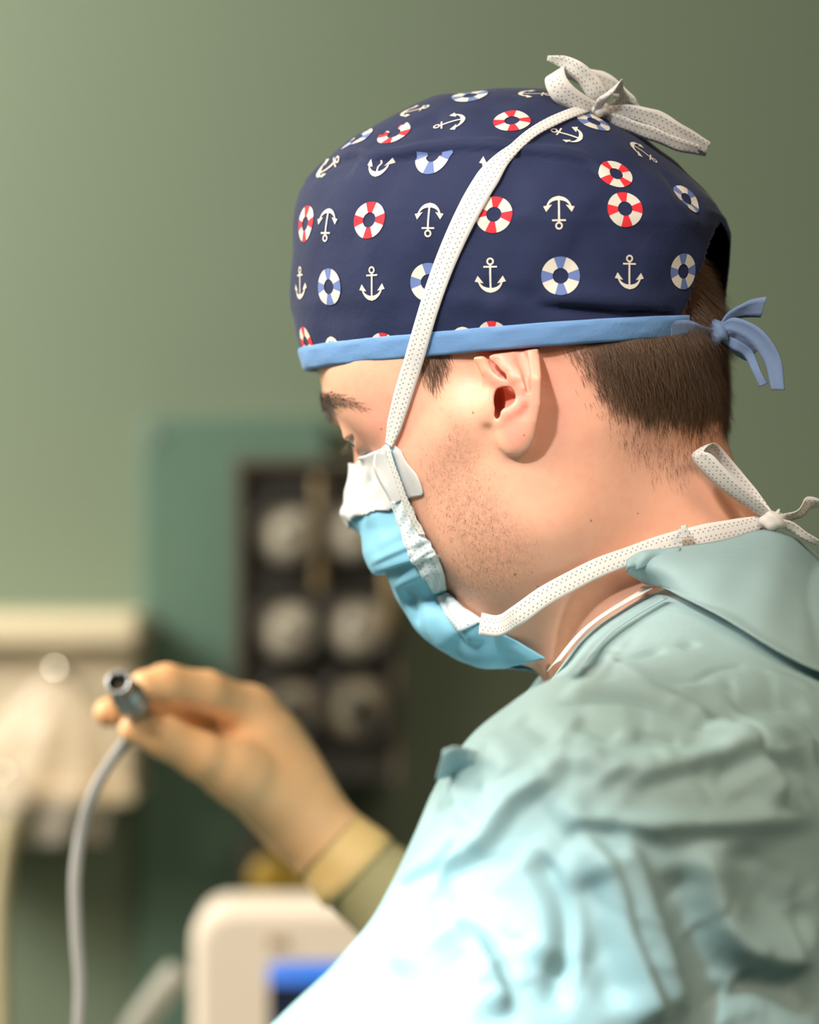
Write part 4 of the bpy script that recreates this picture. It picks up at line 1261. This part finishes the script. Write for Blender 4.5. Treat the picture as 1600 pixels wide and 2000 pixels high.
ct([(1400, 652, TY + .020), (1435, 672, TY + .016), (1462, 690, TY + .016), (1478, 725, TY + .014), (1492, 752, TY + .014)], [12, 22, 20, 16, 18], [(.4, -.4, .8), (.4, -.4, .8), (.7, -.4, .6), (.9, -.3, .2), (.9, -.3, .4)], thick=.0010)
ct([(1400, 652, TY + .024), (1440, 660, TY + .026), (1475, 680, TY + .026), (1462, 694, TY + .022), (1425, 676, TY + .020)], [14, 30, 28, 26, 16], [(.3, -.5, .8), (.4, -.5, .8), (.6, -.5, .5), (.3, -.6, .7), (.2, -.5, .8)], thick=.0010)
knot('cap_tie_knot', P(1402, 648, TY + .016), (.0050, .0045, .0055), M_CTIE, cap)
# ================================================================== gown
def gown_sdf(p):
    S = P(1170, 1672, -.165); E = P(915, 2170, -.205)
    d = s_cap(p, S, E, .0680, .0710)
    d = smin(d, s_cap(p, E, P(500, 2345, -.26), .062, .056), .03)
    d = smin(d, s_cap(p, P(1400, 1400, -.02), S, .056, .062), .025)
    d = smin(d, s_cap(p, P(1380, 1450, .03), P(1300, 2300, .04), .078, .115), .04)
    d = smin(d, s_cap(p, P(1210, 1660, .06), P(1070, 2200, .05), .080, .105), .04)
    d = smin(d, s_cap(p, P(1575, 1370, .02), P(1700, 2200, .03), .058, .12), .04)
    d = smin(d, s_cap(p, P(1490, 1530, -.06), P(1500, 2300, -.07), .085, .10), .05)
    d = smin(d, s_cap(p, P(1370, 1760, -.145), P(1400, 2300, -.15), .070, .085), .06)
    FS = P(1130, 1640, .20)
    d = smin(d, s_cap(p, P(1400, 1450, .06), FS, .06, .058), .04)
    d = smin(d, s_cap(p, FS, P(1040, 1960, .235), .058, .050), .03)
    d = smin(d, s_cap(p, P(1040, 1960, .235), P(900, 1870, .255), .050, .040), .02)
    # skirt of the gown down to the floor
    d = smin(d, s_cap(p, (.27, .02, 1.20), (.30, .02, .22), .15, .20), .08)
    return d
gx = axis((-.16, .235, .0017), (.235, .60, .012))
gy = axis((-.34, -.02, .0019), (-.02, .34, .0045))
gz = axis((.03, 1.165, .03), (1.165, 1.47, .0017))
GV = np.empty((len(gx), len(gy), len(gz)), dtype=np.float32)
for i in range(0, len(gx), 24): GV[i:i + 24] = gown_sdf(grid_pts(gx[i:i + 24], gy, gz))
GV[:, :, 0] = np.maximum(GV[:, :, 0], .001)
gv, gf = surface_nets(GV, gx, gy, gz)
del GV
gN = vert_normals(gv, gf)
gt0 = bvh_of(gv, gf)
gown_folds = [
    ([(1080, 1380), (1140, 1373), (1200, 1371), (1260, 1380), (1310, 1397), (1352, 1418), (1392, 1444), (1420, 1470)], -.0060, .0042, -1),
    ([(1090, 1360), (1150, 1352), (1220, 1350), (1290, 1368), (1350, 1398), (1400, 1430)], .0040, .0090),
    ([(1370, 1415), (1410, 1440), (1450, 1490), (1490, 1540), (1525, 1592)], .0085, .0075, 1),
    ([(1200, 1538), (1270, 1515), (1340, 1498), (1420, 1486), (1500, 1480), (1580, 1490)], .0060, .0080, -1),
    ([(840, 1722), (890, 1690), (940, 1660), (975, 1615), (1010, 1570), (1060, 1535), (1100, 1512)], .0065, .0065, -1),
    ([(1060, 1520), (1100, 1492), (1150, 1486), (1195, 1505), (1215, 1535)], .0050, .0065),
    ([(1085, 1630), (1130, 1605), (1190, 1600), (1260, 1612), (1340, 1608), (1450, 1606), (1530, 1602), (1620, 1590)], .0090, .0100, -1),
    ([(1100, 1590), (1200, 1580), (1330, 1588), (1460, 1584), (1580, 1570)], -.0050, .0070),
    ([(1110, 1635), (1165, 1668), (1200, 1740), (1222, 1840), (1262, 1950), (1290, 2020)], .0080, .0080, 1),
    ([(1200, 1625), (1245, 1700), (1280, 1800), (1312, 1900), (1350, 2010)], .0070, .0090, 1),
    ([(1150, 1700), (1175, 1780), (1190, 1870), (1220, 1980)], -.0050, .0080),
    ([(1040, 1650), (1085, 1720), (1108, 1800), (1104, 1900), (1090, 2000)], -.0060, .0060, 1),
    ([(1000, 1660), (1055, 1730), (1080, 1810), (1075, 1900)], .0050, .0110),
    ([(1375, 1635), (1390, 1740), (1430, 1830), (1520, 1872), (1610, 1865)], .0100, .0120, -1),
    ([(1430, 1640), (1460, 1730), (1520, 1800), (1600, 1810)], -.0060, .0140),
    ([(880, 1790), (930, 1845), (960, 1910), (990, 1990)], .0060, .0080, 1),
    ([(835, 1730), (868, 1780), (885, 1840)], -.0040, .0060),
    ([(730, 1770), (790, 1720), (850, 1690), (900, 1640)], -.0035, .0060, 1),
    ([(760, 1900), (810, 1850), (870, 1830), (920, 1810)], .0050, .0090),
    ([(680, 1960), (740, 1920), (800, 1930), (870, 1990)], -.0050, .0080),
    ([(800, 1580), (850, 1530), (900, 1500), (960, 1460)], .0030, .0050, 1),
    ([(830, 1600), (880, 1570), (950, 1530)], -.0030, .0060),
    ([(1120, 1410), (1160, 1420), (1210, 1440)], -.0025, .0040), ([(1240, 1425), (1280, 1440), (1330, 1450)], -.0030, .0040, 1),
    ([(1305, 1470), (1350, 1462), (1400, 1470)], -.0030, .0040), ([(1440, 1385), (1500, 1375), (1580, 1380)], -.0020, .0050),
    ([(1010, 1400), (1050, 1420), (1080, 1450)], -.0020, .0045), ([(930, 1440), (980, 1470), (1000, 1520)], .0020, .0060),
    ([(880, 1540), (900, 1580), (940, 1620)], .0018, .0040), ([(1200, 1290), (1240, 1280), (1300, 1262)], -.0020, .0040, 1), ([(1330, 1262), (1345, 1256), (1360, 1250)], -.0014, .0030),
    ([(1450, 1430), (1520, 1440), (1600, 1470)], .0040, .0080),
    ([(1340, 1680), (1350, 1780), (1380, 1900), (1420, 2000)], -.0050, .0110), ([(1450, 1900), (1500, 1930), (1600, 1940)], -.0050, .0100)]
# fine crush creases of the paper-like cloth
for k in range(110):
    cx, cy0 = rng.uniform(720, 1600), rng.uniform(1290, 1990)
    if cx < 1130 - (cy0 - 1330) * .55: continue
    an = rng.normal(-.5, .7) if rng.random() < .6 else rng.normal(1.1, .4)
    ln = rng.uniform(22, 75); bend_ = rng.normal(0, 10)
    dx, dy = math.cos(an) * ln, math.sin(an) * ln
    gown_folds.append(([(cx - dx, cy0 - dy), (cx + dy / ln * bend_, cy0 - dx / ln * bend_), (cx + dx, cy0 + dy)], rng.choice([-1, 1]) * rng.uniform(.0003, .0009), rng.uniform(.0020, .0050), rng.choice([-1, 1])))
gd = 1.2 * fold_field(gv, gN, gown_folds, [gt0])
fr_ = (gv[:, 2] > 1.15)
gd += np.where(fr_, .0010 * lump(gv, 60, .4) + .0004 * lump(gv, 160, 2.2), .004 * np.sin(np.arctan2(gv[:, 1] - .02, gv[:, 0] - .28) * 9))
gv = gv + gN * gd[:, None]
hs = head_sdf([gv[:, 0].astype(np.float32), gv[:, 1].astype(np.float32), gv[:, 2].astype(np.float32)], ears=False)
inside = (hs < -.004)[gf].all(1) & (gv[gf].mean(1)[:, 2] > 1.33)
def gown_mat(name, col, trans=.12):
    t = NT(name); t.set(Roughness=.62)
    pz = t.obj()
    mp = t.node('ShaderNodeMapping'); mp.inputs['Scale'].default_value = (1, 1, 5); t.link(pz, mp.inputs[0])
    n = t.noise(mp.outputs[0], 300, 4, .6); n0 = t.noise(pz, 45, 4, .55); n4 = t.noise(pz, 22, 5, .6, 1.2)
    c0 = tuple(x * .90 for x in col[:3]) + (1,); c1 = tuple(min(1, x * 1.05) for x in col[:3]) + (1,)
    t.base(t.mix(n0, c0, c1))
    h = t.math('ADD', t.math('MULTIPLY', n, .12), t.math('ADD', t.math('MULTIPLY', n4, 1.6), t.math('MULTIPLY', n0, .8)))
    t.bump(h, .22, .0025)
    if trans:
        tr = t.node('ShaderNodeBsdfTranslucent'); tr.inputs[0].default_value = col
        mx = t.node('ShaderNodeMixShader'); mx.inputs[0].default_value = trans
        t.link(t.b.outputs[0], mx.inputs[1]); t.link(tr.outputs[0], mx.inputs[2]); t.link(mx.outputs[0], t.n['Material Output'].inputs[0])
    return t.m
M_GOWN = gown_mat('gown_teal', srgb(150, 181, 186), .0)
M_GOWN2 = gown_mat('gown_teal_flap', srgb(150, 180, 185), .12)
gown = part('surgical_gown', gv, gf[~inside], M_GOWN, person)
tag(gown, 'teal non-woven surgical gown with soft folds')
gown_tree = bvh_of(gv, gf[~inside])
trees_g = [gown_tree, head_tree]
def cloth_patch(name, up, lo, mat, nu=60, nv=24, bulge=0.0, parent=None, ripple=0.0, clear=0.0):
    U_, L_ = catmull(up, nu), catmull(lo, nu)
    V = np.empty((nu, nv, 3))
    for i in range(nu):
        for j in range(nv):
            b = j / (nv - 1)
            q = U_[i] * (1 - b) + L_[i] * b
            q[1] -= bulge * math.sin(math.pi * b) + ripple * math.sin(i * .45 + b * 4) * math.sin(math.pi * b)
            V[i, j] = q
    V = V.reshape(-1, 3); F_ = grid_faces(nu, nv)
    if clear:
        for _ in range(3):
            g = gown_sdf([V[:, 0], V[:, 1], V[:, 2]])
            e = 1e-3
            G = np.stack([gown_sdf([V[:, 0] + e * (k == 0), V[:, 1] + e * (k == 1), V[:, 2] + e * (k == 2)]) - g for k in range(3)], 1)
            G /= np.linalg.norm(G, axis=1)[:, None] + 1e-9
            V = V + G * np.clip(clear - g, 0, .03)[:, None]
    if vert_normals(V, F_)[:, 1].mean() > 0: F_ = F_[:, ::-1].copy()
    o = part(name, V, F_, mat, None); add_mod_solid(o, .0006, 0)
    if parent: o.parent = parent
    return o
def gs(px, py, off=.004):
    h = hit(px, py, *trees_g)
    return (h[0] + Vector((0, -1, 0)) * off) if h else P(px, py, -.05)
# overlapping back flap of the gown, standing off the nape
up = [P(1224, 1096, -.069), P(1262, 1078, -.071), P(1330, 1068, -.069), P(1410, 1056, -.066), P(1485, 1036, -.056), P(1545, 1048, -.048), P(1600, 1085, -.026), P(1660, 1150, -.006), P(1730, 1240, .010), P(1770, 1330, .016)]
lo_ = [P(1222, 1116, -.070), gs(1262, 1142, .008), gs(1330, 1176, .008), gs(1410, 1220, .008), gs(1490, 1262, .009), gs(1560, 1295, .010), gs(1620, 1318, .010), gs(1690, 1345, .010), gs(1730, 1356, .010), gs(1780, 1362, .010)]
flapg = cloth_patch('collar_flap', up, lo_, M_GOWN2, 90, 36, .009, gown, .0010, .0055)
# turned tab at the flap's corner
cloth_patch('collar_tab', [P(1224, 1094, -.073), P(1250, 1078, -.075), P(1280, 1073, -.074), P(1330, 1070, -.072)], [P(1223, 1116, -.073), P(1248, 1112, -.076), P(1278, 1098, -.075), P(1325, 1082, -.073)], M_GOWN2, 30, 10, .001, gown, .0004)
# white neckband of the shirt below
M_SHIRT = nonwoven('white_neckband', srgb(226, 224, 222), .7, .1).m
def seen(px, py):
    d = ray_dir(px, py); a = gown_tree.ray_cast(CAM, d); b = head_tree.ray_cast(CAM, d)
    return a[0] is not None and (b[0] is None or a[3] < b[3])
edge_px = []
for yy in range(1160, 1341, 15):
    for xx in range(1340, 1040, -2):
        if not seen(xx, yy): break
    edge_px.append((xx, yy))
ex_ = np.array(edge_px, float)
for _ in range(2): ex_[1:-1, 0] = (ex_[:-2, 0] + 2 * ex_[1:-1, 0] + ex_[2:, 0]) / 4
nb_px = [(x + 6, y + 3) for x, y in ex_[:-2]]
sh = surf_ribbon('neckband', nb_px, [.0100] * 6 + [.0090] * 5, M_SHIRT, None, trees_g, off=.0040, n=60, smoothing=8, cross=4, cup=.0006)
to_parent(sh, person)
ge = surf_ribbon('gown_neck_edge', [(x + 36, y + 18) for x, y in ex_[:-2]], [.004] * 3 + [.0055] * 8, M_GOWN2, None, trees_g, off=.0026, n=60, smoothing=8, cup=-.0006)
ge.parent = gown
# corner of cloth standing up at the far edge of the chest
cloth_patch('gown_pleat', [P(866, 1464, gs(905, 1490).y), P(890, 1458, gs(905, 1490).y - .004), gs(930, 1466, .0005)], [P(852, 1522, gs(885, 1520).y), gs(880, 1515, .0005), gs(925, 1490, .0005)], M_GOWN2, 20, 8, .001, gown)
# ================================================================== gloved right hand
HY = .27
def hand_sdf(p):
    g = lambda x, y, d=0.0: P(x, y, HY + d)
    palm = s_cap(p, g(612, 1618), g(505, 1462, .004), .0195, .0245)
    palm = smin(palm, s_cap(p, g(560, 1545, .010), g(512, 1420, .030), .020, .015), .02)
    palm = smin(palm, s_cap(p, g(540, 1520, .0), g(488, 1388, -.004), .018, .0128), .015)
    palm = smin(palm, s_cap(p, g(575, 1590, -.008), g(455, 1505, -.030), .0195, .0165), .015)
    def fing(pts, rs): return s_chain(p, [g(*q) for q in pts], rs, k=.004)
    idx = fing([(492, 1388, -.004), (405, 1352, -.026), (325, 1336, -.040), (284, 1340, -.046)], [.0122, .0112, .0104, .0088])
    thb = fing([(470, 1515, -.028), (395, 1478, -.042), (322, 1440, -.050), (262, 1424, -.052)], [.0160, .0128, .0112, .0082])
    mid = fing([(505, 1400, .020), (400, 1352, .014), (300, 1370, -.016), (212, 1392, -.036)], [.0120, .0108, .0098, .0080])
    rng_ = fing([(515, 1412, .038), (430, 1385, .046), (340, 1412, .012), (300, 1425, -.004)], [.0115, .0104, .0094, .0080])
    pnk = fing([(522, 1430, .052), (460, 1420, .062), (390, 1445, .036)], [.0105, .0092, .0080])
    d = palm
    for f_ in (idx, thb): d = smin(d, f_, .007)
    for f_ in (mid, rng_, pnk): d = smin(d, f_, .0045)
    arm = s_chain(p, [g(605, 1612), g(680, 1688, -.002), g(800, 1780, -.004)], [.0200, .0235, .0290], k=.01)
    d = smin(d, arm, .012)
    # thenar crease and soft wrinkles at the wrist
    cr = s_chain(p, [g(438, 1420, -.03), g(470, 1440, -.032), (g(500, 1410, -.026))], .0012)
    d = smax(d, -cr, .004)
    return d
a0, a1 = P(170, 1850, HY), P(820, 1270, HY)
xs = axis((a0.x - .02, a1.x + .01, .0015)); ys = axis((HY - .085, HY + .090, .0018)); zs = axis((a0.z, a1.z + .01, .0015))
hvx, hfx = surface_nets(hand_sdf(grid_pts(xs, ys, zs)), xs, ys, zs)
def latex(name, c0, c1):
    t = NT(name); t.set(Roughness=.48)
    n = t.noise(t.obj(), 40, 3); n2 = t.noise(t.obj(), 260, 3)
    t.base(t.mix(n, c0, c1)); t.bump(t.math('ADD', n2, t.math('MULTIPLY', n, 2)), .25, .0008)
    t.b.inputs['Subsurface Weight'].default_value = .2; t.b.inputs['Subsurface Radius'].default_value = (1, .6, .3); t.b.inputs['Subsurface Scale'].default_value = .005
    return t.m
M_LATEX = latex('beige_latex', srgb(240, 184, 130), srgb(246, 200, 154))
fx = hvx[hfx].mean(1)
g0 = P(618, 1624, HY); gd_ = (P(700, 1705, HY - .002) - g0).normalized()
keep = ((fx - np.array(g0)) @ np.array(gd_)) < .010
glove = part('surgical_glove', hvx, hfx[keep], M_LATEX, person)
tag(glove, 'beige latex surgical glove on the raised right hand')
# rolled glove cuff over the sleeve
g_ = lambda x, y, d=0.0: P(x, y, HY + d)
ax0, ax1 = g_(618, 1624, 0), g_(700, 1705, -.002)
dd = (ax1 - ax0); q = dd.to_track_quat('Z', 'Y').to_matrix()
L_ = dd.length
lathe('glove_cuff', [(.0192, -.005), (.0222, -.001), (.0228, .002), (.0238, L_ * .4), (.0262, L_ * .8), (.0268, L_), (.0260, L_ + .001)], ax0, q, latex('cuff_latex', srgb(226, 190, 124), srgb(234, 202, 142)), None, 48)
cuff = bpy.data.objects['glove_cuff']; cuff.parent = glove
ax2 = g_(900, 1860, -.006)
dd2 = ax2 - ax1; q2 = dd2.to_track_quat('Z', 'Y').to_matrix()
slv = lathe('gown_cuff', [(.0240, -.006), (.0252, .004), (.0272, dd2.length * .3), (.033, dd2.length * .6), (.040, dd2.length)], ax1, q2, plain('knit_cuff', srgb(160, 152, 112), .8, var=.08, scale=200), None, 48)
slv.parent = gown
# the plug in his fingers with its lead
pl = empty('cable', P(150, 1900, HY)); tag(pl, 'grey lead with a metal plug held between gloved finger and thumb', 'cable')
M_STEEL = plain('brushed_steel', srgb(168, 176, 184), .3, 1.0, var=.08, scale=300)
M_DARK = plain('plug_dark', srgb(34, 28, 22), .5)
c0, c1 = P(230, 1331, HY - .088), P(292, 1420, HY - .030)
dq = c1 - c0; qq = dq.to_track_quat('Z', 'Y').to_matrix(); Ln = dq.length
lathe('plug_shell', [(.0052, .010), (.0052, .0012), (.0056, 0), (.0064, 0), (.0068, .0008), (.0068, .010), (.0064, .0112), (.0064, .0125), (.0080, .0140), (.0084, .0155), (.0084, Ln * .62), (.0078, Ln * .66), (.0070, Ln * .70), (.0062, Ln * .95), (0, Ln)], c0, qq, M_STEEL, pl, 40)
lathe('plug_insert', [(0, .0060), (.0053, .0060), (.0053, .012)], c0, qq, M_DARK, pl, 30)
for k in range(5):
    a = 2 * math.pi * k / 5
    b0 = c0 + qq @ Vector((.0028 * math.cos(a), .0028 * math.sin(a), .0030)); b1 = c0 + qq @ Vector((.0028 * math.cos(a), .0028 * math.sin(a), .008))
    cyl('pin', b0, b1, .0005, M_BRASS, pl, seg=8)
cyl('plug_key', c0 + qq @ Vector((0, .0050, .0004)), c0 + qq @ Vector((0, .0050, .009)), .0011, M_STEEL, pl, seg=10)
for k in range(2):
    z_ = .020 + .006 * k
    lathe('grip_ring', [(.0083, z_), (.0089, z_ + .0006), (.0089, z_ + .0028), (.0083, z_ + .0034)], c0, qq, M_STEEL, pl, 40)
M_CORD = plain('grey_cord', srgb(182, 184, 188), .45)
tube('cord', [c1 - dq * .06, P(282, 1424, HY - .024), P(250, 1445, HY - .020), P(212, 1495, HY - .014), P(180, 1555, HY - .008), P(158, 1630, HY), P(147, 1720, HY), P(150, 1830, HY), P(157, 1930, HY), P(152, 2060, HY), P(148, 2250, HY), (P(148, 2250, HY).x, HY, .5), (P(148, 2250, HY).x - .02, HY, .004)],
     [.0028, .0030, .0031, .0031, .0032, .0033, .0034, .0034, .0034, .0034, .0034, .0034, .0034], M_CORD, pl, n=160)
